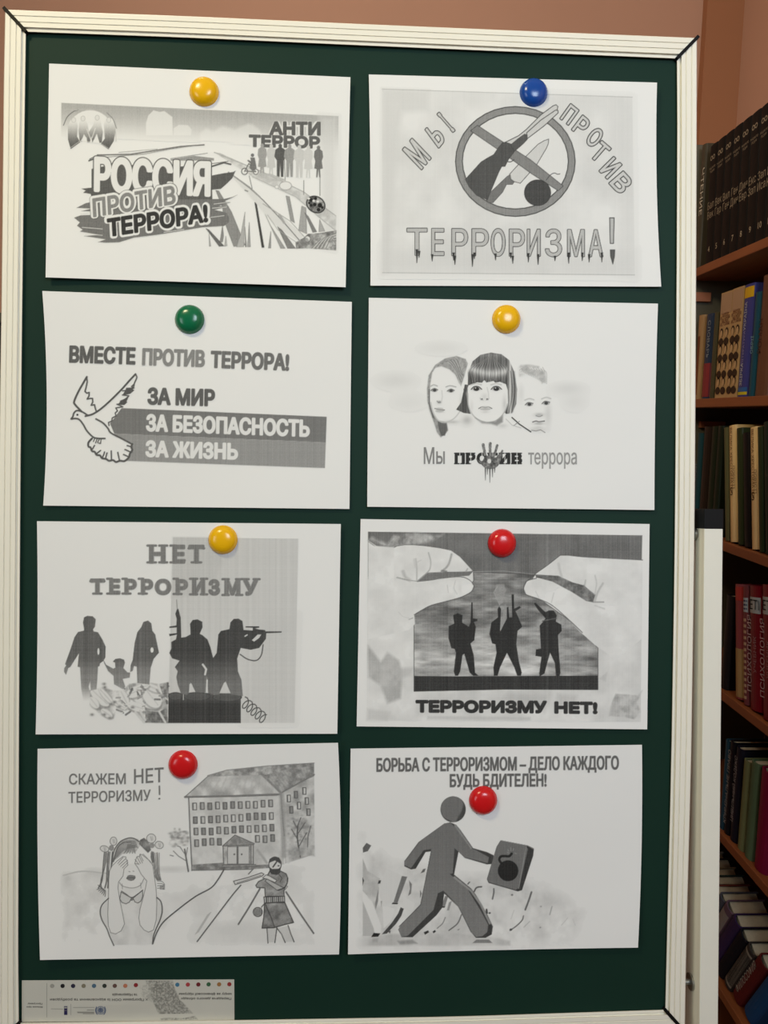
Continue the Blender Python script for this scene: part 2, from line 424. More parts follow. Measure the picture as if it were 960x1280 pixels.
# ---------------------------------------------------------------- sheets of paper
class Sheet:
    def __init__(s, quad, lift, bow=(0, 0, 0, 0), z0=.0006, mid=0.0):
        s.q = np.array(quad, float); s.lift = lift; s.bow = bow; s.z0 = z0; s.mid = mid
        c = s.px(np.array([.5]), np.array([.5]))[0]; s.c = P(c[0], c[1], 0.0)
    def px(s, u, v):
        q = s.q; u, v = np.asarray(u)[..., None], np.asarray(v)[..., None]
        p = q[0] * (1 - u) * (1 - v) + q[1] * u * (1 - v) + q[2] * u * v + q[3] * (1 - u) * v
        l, t, r, b = s.bow
        p = p + np.concatenate([4 * v * (1 - v) * (l * (1 - u) + r * u), 4 * u * (1 - u) * (t * (1 - v) + b * v)], -1)
        return p
    def z(s, u, v):
        a, b, c, d = s.lift
        w = lambda x: np.clip(x, 0, 1) ** 1.7
        z = a * w(1 - u) * w(1 - v) + b * w(u) * w(1 - v) + c * w(u) * w(v) + d * w(1 - u) * w(v)
        z = z + s.mid * np.sin(np.pi * u) * w(v) + .0009 * np.sin(7 * u + 3 * v) * np.sin(5 * v + 2) * v
        return np.maximum(z, 0) + s.z0
    def inv(s, X, Y):
        u = np.full(X.shape, .5); v = u.copy(); e = 1e-4
        for _ in range(6):
            p = s.px(u, v); du = (s.px(u + e, v) - p) / e; dv = (s.px(u, v + e) - p) / e
            rx, ry = X - p[..., 0], Y - p[..., 1]; det = du[..., 0] * dv[..., 1] - du[..., 1] * dv[..., 0]
            u = u + (rx * dv[..., 1] - ry * dv[..., 0]) / det; v = v + (ry * du[..., 0] - rx * du[..., 1]) / det
        return u, v
    def build(s, name, label, cat, group, nu=48, nv=34, mat=None, parent=None, eps=.00018, thick=.0001):
        V, U = np.meshgrid(np.linspace(0, 1, nv), np.linspace(0, 1, nu), indexing='ij')
        p = s.px(U, V); zz = s.z(U, V); co = P(p[..., 0], p[..., 1], zz) - s.c
        me = grid_mesh(name, co, np.ones((nv - 1, nu - 1), bool), None)
        me.polygons.foreach_set('use_smooth', np.zeros(len(me.polygons), bool))
        o = new_obj(name, me, mat or M['paper'])
        sol = o.modifiers.new('thickness', 'SOLIDIFY'); sol.thickness = thick; sol.offset = -1
        if parent is None:
            mt = BMAT.copy(); mt.translation = BMAT @ Vector(s.c); o.matrix_world = mt
            tag(o, label, cat, group)
        else:
            o.parent = parent; o.location = Vector(s.c)
        s.o = o; s.eps = eps; return o
    def print(s, cv, hold=.985):
        X, Y = np.meshgrid(cv.x0 + np.arange(cv.w) / cv.res, cv.y0 + np.arange(cv.h) / cv.res)
        U, V = s.inv(X, Y)
        co = P(X, Y, s.z(U, V) + s.eps) - s.c
        ok = (U > .001) & (U < .999) & (V > .001) & (V < .999)
        dark = (cv.g.min(-1) < hold)
        cell = lambda a: a[:-1, :-1] | a[1:, :-1] | a[:-1, 1:] | a[1:, 1:]
        use = cell(dark) & ~cell(~ok)
        cid = np.maximum(np.maximum(cv.id[:-1, :-1], cv.id[1:, :-1]), np.maximum(cv.id[:-1, 1:], cv.id[1:, 1:]))
        alb = np.clip(cv.g, 0.02, 1.1) ** 2.2 * np.array(PAPER)
        for k, (nm, lab) in enumerate(cv.parts, 1):
            m = use & (cid == k)
            if not m.any(): continue
            o = new_obj(nm, grid_mesh(nm, co, m, alb), M['ink'], s.o)
            if lab: o['label'] = lab
def grid_mesh(name, co, use, col):
    h, w = co.shape[:2]
    j, i = np.nonzero(use); a = j * w + i
    quads = np.stack([a + w, a + w + 1, a + 1, a], 1)
    vs, inv = np.unique(quads, return_inverse=True); inv = inv.reshape(-1)
    me = bpy.data.meshes.new(name); n = len(quads)
    me.vertices.add(len(vs)); me.vertices.foreach_set('co', co.reshape(-1, 3)[vs].astype(np.float32).ravel())
    me.loops.add(4 * n); me.loops.foreach_set('vertex_index', inv.astype(np.int32))
    me.polygons.add(n); me.polygons.foreach_set('loop_start', np.arange(0, 4 * n, 4, dtype=np.int32))
    try: me.polygons.foreach_set('loop_total', np.full(n, 4, np.int32))
    except Exception: pass
    me.polygons.foreach_set('use_smooth', np.ones(n, bool))
    me.update(calc_edges=True); me.validate()
    if col is not None:
        at = me.color_attributes.new('ink', 'FLOAT_COLOR', 'POINT')
        c = np.ones((len(vs), 4), np.float32); c[:, :3] = col.reshape(-1, 3)[vs]
        at.data.foreach_set('color', c.ravel())
    return me
def magnet(px, py, mat, label, r=.01455, h=.0105):
    c = P(px, py, .004); prof = [(0, h), (.25, h * .985), (.5, h * .93), (.7, h * .82), (.85, h * .64), (.95, h * .42), (1.0, h * .22), (1.0, h * .1), (.97, 0.0)]
    bm = bmesh.new(); seg = 40; rows = []
    ctr = bm.verts.new((0, 0, h))
    for (u, z) in prof[1:]:
        rows.append([bm.verts.new((r * u * math.cos(2 * math.pi * k / seg), r * u * math.sin(2 * math.pi * k / seg), z)) for k in range(seg)])
    for k in range(seg): bm.faces.new((ctr, rows[0][k], rows[0][(k + 1) % seg]))
    for a, b in zip(rows[:-1], rows[1:]):
        for k in range(seg): bm.faces.new((a[k], b[k], b[(k + 1) % seg], a[(k + 1) % seg]))
    bm.faces.new(rows[-1][::-1])
    o = from_bm('round_magnet', bm, mat, None, True)
    mt = BMAT.copy(); mt.translation = BMAT @ Vector((c[0], c[1], .0012)); o.matrix_world = mt
    tag(o, label, 'magnet', 'round magnets holding the sheets')
    return o
# ---------------------------------------------------------------- the eight printed sheets
SHEETS = 'printed sheets pinned on the chalkboard'
def bbox(q): 
    a = np.array(q); return a[:, 0].min() - 3, a[:, 1].min() - 3, a[:, 0].max() + 3, a[:, 1].max() + 3
def ramp(x, a, b):
    t = np.clip((x - a) / (b - a), 0, 1); return t * t * (3 - 2 * t)
def streaks(h, w, cell, octv, seed, k=3): return fbm(h * k, w, cell * 1.6, octv, seed)[::k][:h]
def nz(cell, seed, lo, hi):                              # noise tone for fills
    def f(X, Y):
        n = fbm(X.shape[0], X.shape[1], cell, 4, seed); return lo + (hi - lo) * np.clip((n - .25) / .5, 0, 1)
    return f

# ---- 1: top left
q = [(61.4, 79.4), (438, 96.5), (432, 359), (57, 346.7)]
sh = Sheet(q, (.002, .006, .007, .006), (0, 0, 0, 0))
sh.build('printed_sheet', 'white sheet with large brush-stroke title, grass blades and ladybird, held by yellow magnet, top left', 'poster', SHEETS)
c = Canvas(*bbox(q)); c.part('printed_picture')
c.crop(40, 70, .42708)
def sky(X, Y):
    t = (Y - 137 - (X - 86) * .048); return .74 + .27 * ramp(t, 0, 120)
c.poly([(86, 137), (897, 176), (895, 420), (84, 380)], sky)
c.poly([(840, 172), (897, 176), (889, 570), (850, 560)], .90, .7, soft=30)
c.crop(70, 120, .1875)
c.poly([(600, 180), (615, 130), (650, 95), (690, 106), (722, 100), (776, 140), (778, 262), (600, 262)], 1.0, .75, soft=6)
c.poly([(785, 215), (820, 192), (880, 195), (905, 225), (900, 262), (785, 262)], 1.0, .6, soft=6)
c.crop(250, 120, .1875)
c.poly([(0, 250), (40, 215), (90, 235), (150, 200), (230, 225), (320, 185), (350, 190), (400, 230), (430, 300), (0, 330)], 1.0, .5, soft=20)
# leaf, grass and thread lines of the picture
c.crop(250, 190, .1875)
c.poly([(90, 0), (130, 5), (420, 135), (700, 270), (910, 430), (905, 525), (800, 440), (640, 300), (350, 165)], nz(9, 5, .8, .93))
c.stroke([(95, 2), (400, 125), (690, 265), (905, 425)], 5, .7); c.stroke([(350, 165), (640, 300), (800, 440), (905, 525)], 5, .72)
for p, v in (([(105, 255), (125, 260), (210, 400), (300, 620), (225, 630), (165, 470), (150, 370)], .6), ([(365, 335), (376, 338), (427, 636), (413, 636)], .3),
             ([(40, 510), (60, 520), (160, 626), (128, 629)], .45), ([(150, 488), (157, 560), (150, 600), (133, 600)], .6), ([(300, 400), (292, 632), (242, 632), (272, 550)], .74),
             ([(328, 470), (336, 632), (316, 632)], .68), ([(412, 365), (470, 490), (567, 642), (538, 642)], .68), ([(500, 462), (565, 545), (636, 642), (584, 642)], .55),
             ([(472, 530), (472, 640), (456, 640)], .66), ([(573, 292), (596, 298), (630, 472), (604, 456)], .66), ([(678, 360), (706, 372), (712, 545), (658, 522)], .7),
             ([(698, 405), (722, 430), (778, 532), (752, 536)], .55), ([(798, 450), (832, 527), (792, 532)], .72), ([(60, 545), (72, 628), (62, 628)], .75), ([(172, 560), (180, 625), (164, 628)], .75),
             ([(300, 500), (310, 632), (302, 632)], .6)):
    c.poly(p, v, line=v * .8, lw=3)
c.poly([(190, 145), (215, 150), (400, 300), (560, 440), (690, 560), (660, 600), (480, 470), (330, 290)], .93)
c.stroke([(200, 142), (330, 240), (420, 320), (560, 470), (665, 592)], 6, .5); c.stroke([(190, 135), (330, 235), (400, 300)], 9, .66)
c.stroke([(420, 345), (600, 460), (695, 565)], 5, .7); c.stroke([(450, 420), (520, 520), (640, 600)], 4, .7)
c.stroke([(530, 420), (560, 470)], 16, .72, soft=6); c.stroke([(300, 255), (318, 262)], 8, .6)
for a in ([(328, 160), (348, 245)], [(800, 150), (800, 290)], [(692, 190), (692, 285)], [(562, 40), (568, 190)]): c.stroke(a, 5, .55)
c.ell(570, 225, 40, 28, .97, line=.7, lw=5); c.ell(512, 232, 12, 12, .97, line=.75, lw=4)
c.poly([(636, 602), (690, 572), (720, 545), (800, 540), (910, 522), (908, 657), (800, 648), (700, 642), (640, 645)], nz(7, 8, .45, .85))
for k in range(9): c.stroke([(745 + k * 12, 640), (800 + k * 10, 590 - k * 3), (905, 540 + k * 9)], 5, .55 + .3 * (k % 2), sm=True)
c.ell(716, 580, 16, 18, .98); c.ell(706, 600, 22, 30, .5, .6, 10)
c.ell(772, 350, 64, 52, nz(6, 9, .35, .75), rot=.55, line=.25, lw=8)
for x, y, r in ((740, 320, 13), (765, 350, 12), (800, 355, 15), (740, 355, 10), (790, 385, 12), (770, 310, 10), (815, 370, 9), (728, 340, 8)): c.ell(x, y, r, r, .15)
for x, y in ((758, 325), (785, 330), (725, 310)): c.ell(x, y, 9, 7, .95)
# ring emblem with people
c.part('printed_emblem').crop(70, 120, .1875)
c.ell(228, 262, 158, 168, 1.0, .9, 6)
fade = lambda X, Y: .97 - .56 * ramp(Y, 150, 345)
c.poly([(78, 205), (95, 165), (118, 140), (135, 150), (112, 190), (135, 160), (145, 200), (140, 270), (162, 308), (98, 354), (80, 290)], fade, sm=False)
c.poly([(320, 190), (330, 140), (350, 165), (372, 145), (395, 195), (397, 235), (385, 300), (350, 356), (298, 320), (325, 285)], fade)
c.poly([(150, 230), (155, 180), (175, 140), (195, 150), (210, 185), (218, 240), (235, 215), (250, 190), (258, 150), (275, 135), (297, 150), (303, 200), (313, 240), (305, 312), (290, 312), (272, 250), (250, 300), (243, 312), (235, 270), (226, 308), (208, 308), (205, 280), (185, 255), (172, 305), (158, 300)], fade)
for x, y in ((180, 150), (275, 145), (118, 160), (352, 160)): c.ell(x, y, 14, 17, .94, line=.78, lw=3)
c.poly([(165, 300), (190, 255), (196, 300)], 1.0); c.poly([(245, 305), (268, 262), (288, 312)], 1.0); c.stroke([(206, 220), (235, 300)], 5, .95); c.stroke([(262, 215), (240, 280)], 5, .95)
c.stroke([(50, 195), (75, 140), (115, 105), (150, 92)], 6, .5, sm=True); c.stroke([(130, 95), (190, 88), (250, 88)], 4, .8); c.stroke([(340, 112), (380, 155), (403, 215)], 6, .6, sm=True)
c.stroke([(90, 350), (160, 300), (228, 305), (300, 318), (360, 355)], 3, .9); c.stroke([(398, 240), (400, 300)], 4, .8)
# brush strokes and the big title
c.part('printed_title', 'big three line title in white, grey and black block letters').crop(80, 180, .20833)
D = .40
c.stroke([(200, 66), (400, 62), (700, 15), (840, 5)], 8, .5); c.stroke([(240, 80), (480, 60), (640, 30), (790, 8)], 4, .55); c.stroke([(330, 50), (560, 30)], 3, .6); c.stroke([(640, 88), (860, 55)], 4, .6)
c.stroke([(150, 100), (190, 85)], 9, D); c.stroke([(155, 90), (185, 75)], 5, D); c.poly([(640, 92), (780, 70), (900, 85), (900, 100), (640, 100)], D, .6)
c.poly([(105, 268), (165, 262), (165, 150), (300, 120), (640, 140), (885, 120), (890, 330), (880, 350), (680, 358), (170, 345), (160, 300), (115, 292), (130, 280)], D)
c.poly([(880, 190), (960, 175), (1015, 168), (1030, 160), (1010, 205), (975, 240), (940, 270), (885, 275)], D); c.stroke([(885, 135), (960, 112), (1000, 122)], 10, D); c.stroke([(890, 118), (985, 104)], 4, D)
G = .50
c.poly([(60, 442), (100, 428), (165, 425), (160, 405), (105, 402), (165, 388), (75, 383), (130, 355), (200, 340), (900, 330), (960, 330), (1010, 318), (1040, 305), (1010, 322), (960, 345), (1000, 350), (930, 372), (990, 376), (905, 395), (975, 412), (990, 440), (990, 470), (960, 492), (830, 500), (700, 522), (560, 545), (420, 562), (330, 590), (250, 592), (205, 588), (250, 572), (120, 552), (210, 545), (95, 525), (112, 515), (78, 490), (95, 470)], G)
for a, b in (((110, 500), (230, 510)), ((130, 540), (230, 548)), ((890, 385), (975, 378)), ((900, 360), (985, 350)), ((880, 440), (960, 430)), ((100, 420), (160, 412)), ((600, 530), (720, 512))): c.stroke([a, b], 4, .92)
c.text('РОССИЯ', (172, 294), (886, 324), (2, -226), D, grow=17)
c.text('РОССИЯ', (178, 288), (880, 318), (2, -214), .98, grow=11)
c.text('ПРОТИВ', (160, 455), (690, 368), (-8, -142), D, grow=20)
c.text('ПРОТИВ', (162, 450), (686, 366), (-8, -136), .98, grow=17)
c.text('ПРОТИВ', (175, 441), (672, 360), (-6, -114), .58, grow=5)
c.text('ТЕРРОРА!', (248, 575), (882, 480), (-8, -140), .98, grow=17)
c.text('ТЕРРОРА!', (262, 560), (866, 468), (-6, -112), .24, grow=7)
# small title, row of people, child on a bicycle
c.part('printed_figures', 'small two word heading over a row of grey people').crop(250, 120, .1875)
for t, bl, br, h in (('АНТИ', (458, 264), (806, 266), 98), ('ТЕРРОР', (322, 342), (804, 354), 90)):
    c.text(t, bl, br, h, 1.0, grow=16, alpha=.8, soft=6)
for t, bl, br, h in (('АНТИ', (462, 262), (805, 265), 94), ('ТЕРРОР', (325, 340), (801, 352), 84)): c.text(t, bl, br, h, .42, grow=7)
def person(x, y0, y1, v, w=1.0, skirt=False, outline=None):
    h = y1 - y0; f = lambda p: [(x + a * h * w, y0 + b * h) for a, b in p]
    c.ell(x, y0 + .06 * h, .055 * h, .065 * h, v)
    if skirt: c.poly(f([(-.04, .1), (.04, .1), (.12, .17), (.14, .35), (.1, .48), (.13, .72), (.05, .74), (.06, 1), (.02, 1), (.0, .76), (-.03, 1), (-.07, 1), (-.06, .74), (-.13, .72), (-.1, .48), (-.14, .35), (-.12, .17)]), v)
    else: c.poly(f([(-.04, .1), (.04, .1), (.14, .17), (.17, .38), (.1, .5), (.1, .7), (.09, 1), (.02, 1), (.0, .58), (-.02, 1), (-.1, 1), (-.1, .5), (-.17, .38), (-.14, .17)]), v)
for x, y0, y1, v, sk in ((415, 318, 530, .68, True), (475, 322, 535, .86, True), (535, 320, 540, .40, False), (598, 322, 540, .66, False), (662, 328, 545, .86, False), (722, 330, 545, .88, True), (790, 332, 542, .50, True)):
    c.crop(250, 120, .1875); person(x, y0, y1, v, 1.05, sk)
c.ell(297, 503, 20, 21, .97, line=.45, lw=6); c.ell(372, 505, 17, 18, .97, line=.5, lw=6); c.stroke([(297, 503), (325, 450), (372, 505), (300, 500)], 6, .45)
c.ell(350, 395, 11, 12, .5); c.poly([(335, 410), (365, 410), (378, 480), (350, 500), (330, 480), (335, 450), (315, 432), (320, 425), (340, 435)], .5); c.stroke([(392, 520), (470, 525), (560, 560), (480, 560)], 14, .8, soft=8)
c.halftone(.02, 11, .012); sh.print(c)

# ---- 2: top right
q = [(461, 93), (821.3, 103.2), (826.6, 358.3), (463, 357)]
sh = Sheet(q, (.003, .007, .004, .003), (1, 0, -3, 0))
sh.build('printed_sheet', 'sheet with a crossed-out ring over a gun, held by the blue magnet', 'poster', SHEETS)
c = Canvas(*bbox(q)); c.part('printed_picture').crop(450, 80, .40625)
c.poly([(68, 76), (838, 101), (845, 650), (69, 644)], nz(60, 21, .91, .975))
c.poly([(68, 76), (212, 82), (212, 145), (130, 148), (120, 200), (90, 640), (69, 644)], .90, .8, soft=22)
c.poly([(560, 90), (838, 101), (845, 650), (800, 640), (800, 300), (740, 160)], .90, .6, soft=60); c.poly([(68, 560), (845, 580), (845, 650), (69, 644)], .90, .7, soft=60)
c.part('printed_symbol', 'grey crossed-out ring over a shotgun, a knife and a round bomb')
c.ell(478, 300, 184, 169, .60, line=.32, lw=3); c.ell(478, 299, 163, 147, .95, line=.32, lw=3)
c.crop(560, 120, .1875)
c.poly([(410, 522), (520, 402), (600, 322), (640, 298), (672, 287), (668, 320), (655, 350), (590, 460), (482, 582), (440, 570), (415, 550)], .88, line=.35, lw=4)
c.poly([(255, 692), (285, 640), (395, 535), (415, 525), (420, 560), (442, 572), (430, 590), (390, 590), (365, 640), (300, 712), (270, 712)], .5, line=.35, lw=3)
c.poly([(150, 232), (196, 195), (310, 270), (550, 425), (768, 600), (735, 632), (560, 520), (330, 355)], .56, line=.32, lw=4)
c.poly([(115, 556), (220, 440), (255, 418), (305, 390), (335, 345), (365, 310), (400, 305), (432, 325), (440, 375), (405, 420), (380, 470), (358, 470), (340, 505), (300, 600), (262, 692), (190, 662), (140, 605)], .36, line=.28, lw=3)
c.poly([(383, 308), (470, 265), (520, 225), (620, 125), (700, 66), (720, 58), (733, 70), (728, 92), (560, 235), (432, 325)], .86, line=.32, lw=5)
c.poly([(525, 245), (620, 160), (716, 95), (733, 96), (735, 112), (640, 200), (528, 285)], .86, line=.32, lw=5)
c.poly([(418, 325), (470, 282), (512, 253), (528, 262), (528, 290), (500, 320), (442, 370)], .38, line=.28, lw=3)
c.stroke([(395, 420), (400, 437), (420, 438), (440, 425)], 6, .35, sm=True)
c.ell(597, 645, 88, 86, .32, line=.25, lw=4); c.stroke([(655, 560), (675, 535), (695, 518), (715, 515), (730, 522), (746, 519)], 5, .35, sm=True)
c.part('printed_lettering', 'hollow hand-drawn letters')
def hollow(t, bl, br, up, g=5., wd=1.0):
    c.text(t, bl, br, up, .20, grow=g); c.text(t, bl, br, up, .86, grow=g - 5.2 * wd, fit=g)
c.crop(470, 110, .1875)
c.poly([(45, 18), (45, 18), (46, 18)], .5)
hollow('М', (304, 552), (374, 468), (-134, -140), 8); hollow('Ь', (418, 408), (470, 346), (-96, -130), 8); hollow('І', (512, 302), (534, 284), (-112, -128), 9)
c.crop(680, 110, .15625)
hollow('П', (120, 245), (196, 306), (92, -128), 9, 1.3); hollow('Р', (212, 334), (290, 398), (96, -126), 9, 1.3); hollow('О', (316, 428), (396, 492), (100, -130), 9, 1.3)
hollow('Т', (350, 540), (434, 612), (112, -128), 9, 1.3); hollow('И', (432, 664), (506, 738), (126, -124), 10, 1.3); hollow('В', (510, 762), (604, 862), (124, -106), 10, 1.3)
c.crop(450, 80, .40625)
for ch, a, b in (('Т', 143, 208), ('Е', 219, 260), ('Р', 281, 333), ('Р', 343, 397), ('О', 402, 448), ('Р', 458, 508), ('И', 513, 556), ('З', 569, 622), ('М', 637, 692), ('А', 702, 749)):
    y = 590 + (a - 143) * .008; hollow(ch, (a, y), (b, y), (0, -86), 2.6, .62)
c.poly([(768, 473), (782, 473), (780, 552), (770, 552)], .8, line=.3, lw=2.5); c.poly([(770, 572), (784, 572), (783, 592), (778, 616), (771, 592)], .4, line=.3, lw=2)
for x, y0, y1 in ((175, 570, 612), (182, 575, 596), (222, 585, 607), (288, 580, 604), (292, 590, 618), (346, 585, 624), (352, 580, 600), (417, 583, 604), (464, 580, 598), (470, 590, 614), (518, 582, 610), (548, 585, 618), (600, 590, 606), (642, 580, 614), (684, 580, 606), (705, 585, 610), (744, 580, 610)):
    c.poly([(x - 4, y0), (x + 4, y0), (x + 1, y1), (x - 1, y1)], .25)
c.crop(450, 80, .40625); c.stroke([(69, 642), (845, 649)], 2, .75); c.stroke([(68, 77), (838, 102)], 2, .78)
c.halftone(.014, 12, .014); sh.print(c)

# ---- 3: second row left
q = [(52.8, 363.7), (439.8, 377.3), (436.8, 636.2), (54, 632)]
sh = Sheet(q, (.006, .003, .003, .003), (5, 0, 0, 0))
sh.build('printed_sheet', 'sheet with a white dove and two grey text bars, held by the green magnet', 'poster', SHEETS)
c = Canvas(*bbox(q)); c.part('printed_bars', 'two grey bars with white block letters').crop(70, 420, .36458)
c.poly([(225, 247), (928, 277), (925, 365), (200, 335), (185, 300)], .52); c.poly([(200, 335), (925, 365), (922, 453), (235, 428)], .64)
c.text('ЗА БЕЗОПАСНОСТЬ', (308, 327), (870, 347), (1, -60), .97, grow=3.6); c.text('ЗА ЖИЗНЬ', (306, 415), (624, 425), (1, -58), .97, grow=3.6)
c.part('printed_heading', 'grey block letter heading')
c.text('ВМЕСТЕ', (44, 92), (272, 99), (2, -60), .42, grow=3.6); c.text('ПРОТИВ', (294, 101), (510, 108), (2, -60), .58, grow=3.6); c.text('ТЕРРОРА!', (529, 110), (799, 120), (2, -60), .48, grow=3.6)
c.text('ЗА МИР', (313, 236), (545, 242), (1, -60), .42, grow=3.8)
c.part('printed_dove', 'dove drawn in thick grey outline').crop(75, 455, .125)
c.poly([(255, 520), (420, 440), (520, 350), (620, 250), (755, 100), (768, 130), (735, 240), (690, 320), (660, 385), (560, 440), (575, 470), (560, 520), (485, 612), (510, 690), (620, 750), (720, 800), (725, 860), (690, 930), (640, 970), (490, 960), (300, 830), (320, 745), (190, 555), (130, 520), (170, 465)], 1.0)
V = .38
def S(p, w=15): c.stroke(p, w, V, sm=True)
def Z(p, w=14): c.stroke(p, w, V)
S([(215, 475), (150, 405), (143, 370), (185, 275), (230, 195), (268, 130)], 20)
Z([(268, 130), (272, 180), (262, 230), (250, 275), (268, 292), (292, 285), (290, 320), (272, 350), (300, 345), (325, 345), (328, 380), (312, 412), (345, 408), (352, 440), (362, 470)], 15)
S([(275, 512), (220, 478), (170, 466), (140, 490), (128, 528), (112, 550), (150, 545), (192, 556), (232, 605), (270, 670), (330, 730), (380, 744), (448, 745)], 17)
c.ell(174, 508, 10, 10, .2)
S([(255, 521), (330, 500), (420, 440), (520, 350), (620, 250), (700, 160), (755, 102)], 19)
S([(755, 102), (768, 135), (745, 190), (738, 225)], 14)
Z([(738, 205), (715, 225), (740, 240), (665, 245), (725, 262), (625, 268), (735, 262), (700, 292), (625, 310), (688, 318), (658, 350), (605, 372), (665, 382), (640, 404), (570, 402), (628, 428), (558, 440), (575, 470), (552, 490), (560, 520), (522, 540), (518, 572), (485, 585), (490, 615)], 13)
c.poly([(665, 240), (740, 238), (700, 295), (625, 312)], V); c.poly([(610, 370), (690, 320), (655, 400), (575, 405)], V)
S([(360, 550), (430, 590), (480, 645), (510, 690), (620, 748), (720, 802)], 17)
S([(320, 745), (285, 785), (285, 825), (305, 835), (320, 870), (348, 880), (365, 908), (400, 915), (420, 942), (460, 950), (490, 968), (530, 962), (560, 980), (600, 968), (640, 972), (668, 955), (690, 930), (700, 895), (722, 860), (712, 830), (722, 800)], 20)
for a in ([(325, 850), (345, 815)], [(362, 900), (405, 865)], [(425, 935), (440, 900), (445, 880)], [(455, 945), (470, 890)], [(515, 960), (512, 870)], [(595, 965), (578, 885)], [(690, 930), (635, 905)], [(715, 885), (650, 855)], [(720, 830), (672, 816)]): c.stroke(a, 14, V)
for a in ([(345, 748), (335, 775)], [(372, 748), (355, 790)], [(395, 748), (375, 785)], [(410, 755), (405, 795), (385, 790)]): c.stroke(a, 11, V)
c.halftone(.012, 13, .012); sh.print(c)

# ---- 4: second row right
q = [(461, 372.2), (822.5, 379.5), (818, 637.5), (459, 633.4)]
sh = Sheet(q, (.003, .003, .004, .003), (0, 0, -1, 0))
sh.build('printed_sheet', 'sheet with three pencil-grey children\'s faces above a hand print, held by a yellow magnet', 'poster', SHEETS)
c = Canvas(*bbox(q), res=2.0); c.part('printed_portraits', 'soft grey picture of three children\'s faces').crop(450, 360, .40625)
for x, y, rx, ry, v in ((110, 285, 60, 25, .93), (640, 310, 50, 20, .92), (250, 185, 70, 22, .95), (150, 350, 60, 30, .96), (660, 350, 40, 30, .95)): c.blob(x, y, rx, ry, v, .9)
c.crop(520, 430, .1875)
# boy at the right
c.poly([(680, 160), (700, 140), (760, 138), (820, 150), (860, 190), (868, 250), (840, 262), (800, 215), (740, 200), (690, 215)], nz(10, 31, .72, .95), .9, soft=16)
for k in range(16): c.stroke([(690 + k * 11, 175 - (k % 3) * 10), (705 + k * 11, 165 + k * 2), (720 + k * 10, 190 + k * 5)], 5, .70, .6, sm=True)
c.blob(880, 470, 22, 80, .90, .9); c.blob(700, 330, 20, 60, .93, .8); c.blob(810, 570, 50, 14, .85, .8)
for x, y in ((756, 402), (868, 394)):
    c.ell(x, y, 24, 13, .74, soft=8); c.ell(x, y, 12, 11, .30, soft=5); c.stroke([(x - 28, y + 4), (x - 8, y - 12), (x + 24, y - 6)], 6, .5, sm=True); c.stroke([(x - 30, y - 28), (x, y - 38), (x + 30, y - 30)], 8, .84, sm=True, soft=5)
c.blob(822, 472, 30, 12, .74, .8); c.stroke([(800, 478), (822, 484), (842, 476)], 6, .62, sm=True)
c.stroke([(778, 520), (800, 514), (820, 518), (856, 514)], 8, .52, sm=True); c.blob(818, 530, 32, 9, .72, .8); c.blob(815, 555, 26, 8, .88, .8)
c.stroke([(640, 490), (690, 535), (765, 585)], 8, .28); c.stroke([(650, 545), (690, 515)], 4, .55); c.stroke([(770, 575), (800, 580), (830, 572), (860, 590)], 5, .6); c.stroke([(600, 500), (640, 540), (700, 560)], 4, .8)
# girl at the left
H1 = lambda X, Y: .60 + .25 * (fbm(X.shape[0], X.shape[1], 5, 3, 5) - .2)
c.poly([(74, 300), (84, 210), (128, 140), (195, 96), (270, 80), (330, 100), (345, 130), (320, 220), (300, 280), (285, 255), (262, 205), (225, 170), (170, 148), (130, 158), (108, 190), (95, 265), (90, 380), (118, 470), (150, 515), (200, 525), (212, 575), (190, 605), (165, 622), (140, 590), (118, 520), (92, 450), (75, 380)], H1, soft=8)
for k in range(9): c.stroke([(130 + 14 * k, 150 - 6 * k), (200 + 10 * k, 115 - 2 * k), (262 + 6 * k, 175 + 2 * k), (296 + 3 * k, 265 - 12 * k)], 5, .48 if k % 2 else .78, .7, sm=True)
c.poly([(85, 300), (92, 300), (92, 400), (125, 500), (110, 490), (85, 400)], .45, soft=5)
c.poly([(145, 512), (205, 522), (212, 575), (190, 605), (168, 612), (150, 570)], .48, soft=10)
for k in range(5): c.stroke([(150 + 12 * k, 520), (160 + 10 * k, 570), (172 + 5 * k, 610)], 4, .35, .8)
for x, y in ((122, 308), (232, 312)):
    c.ell(x, y, 22, 11, .66, soft=7); c.ell(x + 2, y, 11, 10, .33, soft=4); c.stroke([(x - 24, y + 2), (x, y - 12), (x + 24, y - 3)], 5, .5, sm=True)
c.stroke([(98, 282), (118, 272), (142, 280)], 7, .78, sm=True, soft=4); c.stroke([(200, 286), (228, 278), (266, 286)], 7, .76, sm=True, soft=4)
c.blob(155, 388, 12, 9, .55, .9); c.stroke([(172, 310), (176, 350), (170, 385)], 6, .90, soft=5); c.stroke([(140, 380), (150, 392), (164, 388)], 5, .6)
c.stroke([(126, 430), (150, 436), (190, 440)], 6, .50, sm=True); c.ell(158, 446, 28, 10, .72, .7, 8); c.ell(156, 430, 26, 6, .78, .7, 6)
c.stroke([(98, 390), (112, 450), (150, 510), (200, 522), (255, 495), (300, 440)], 7, .84, sm=True, soft=6); c.blob(240, 520, 50, 12, .80, .8); c.blob(340, 508, 34, 30, .74, .7); c.blob(300, 400, 10, 50, .88, .8)
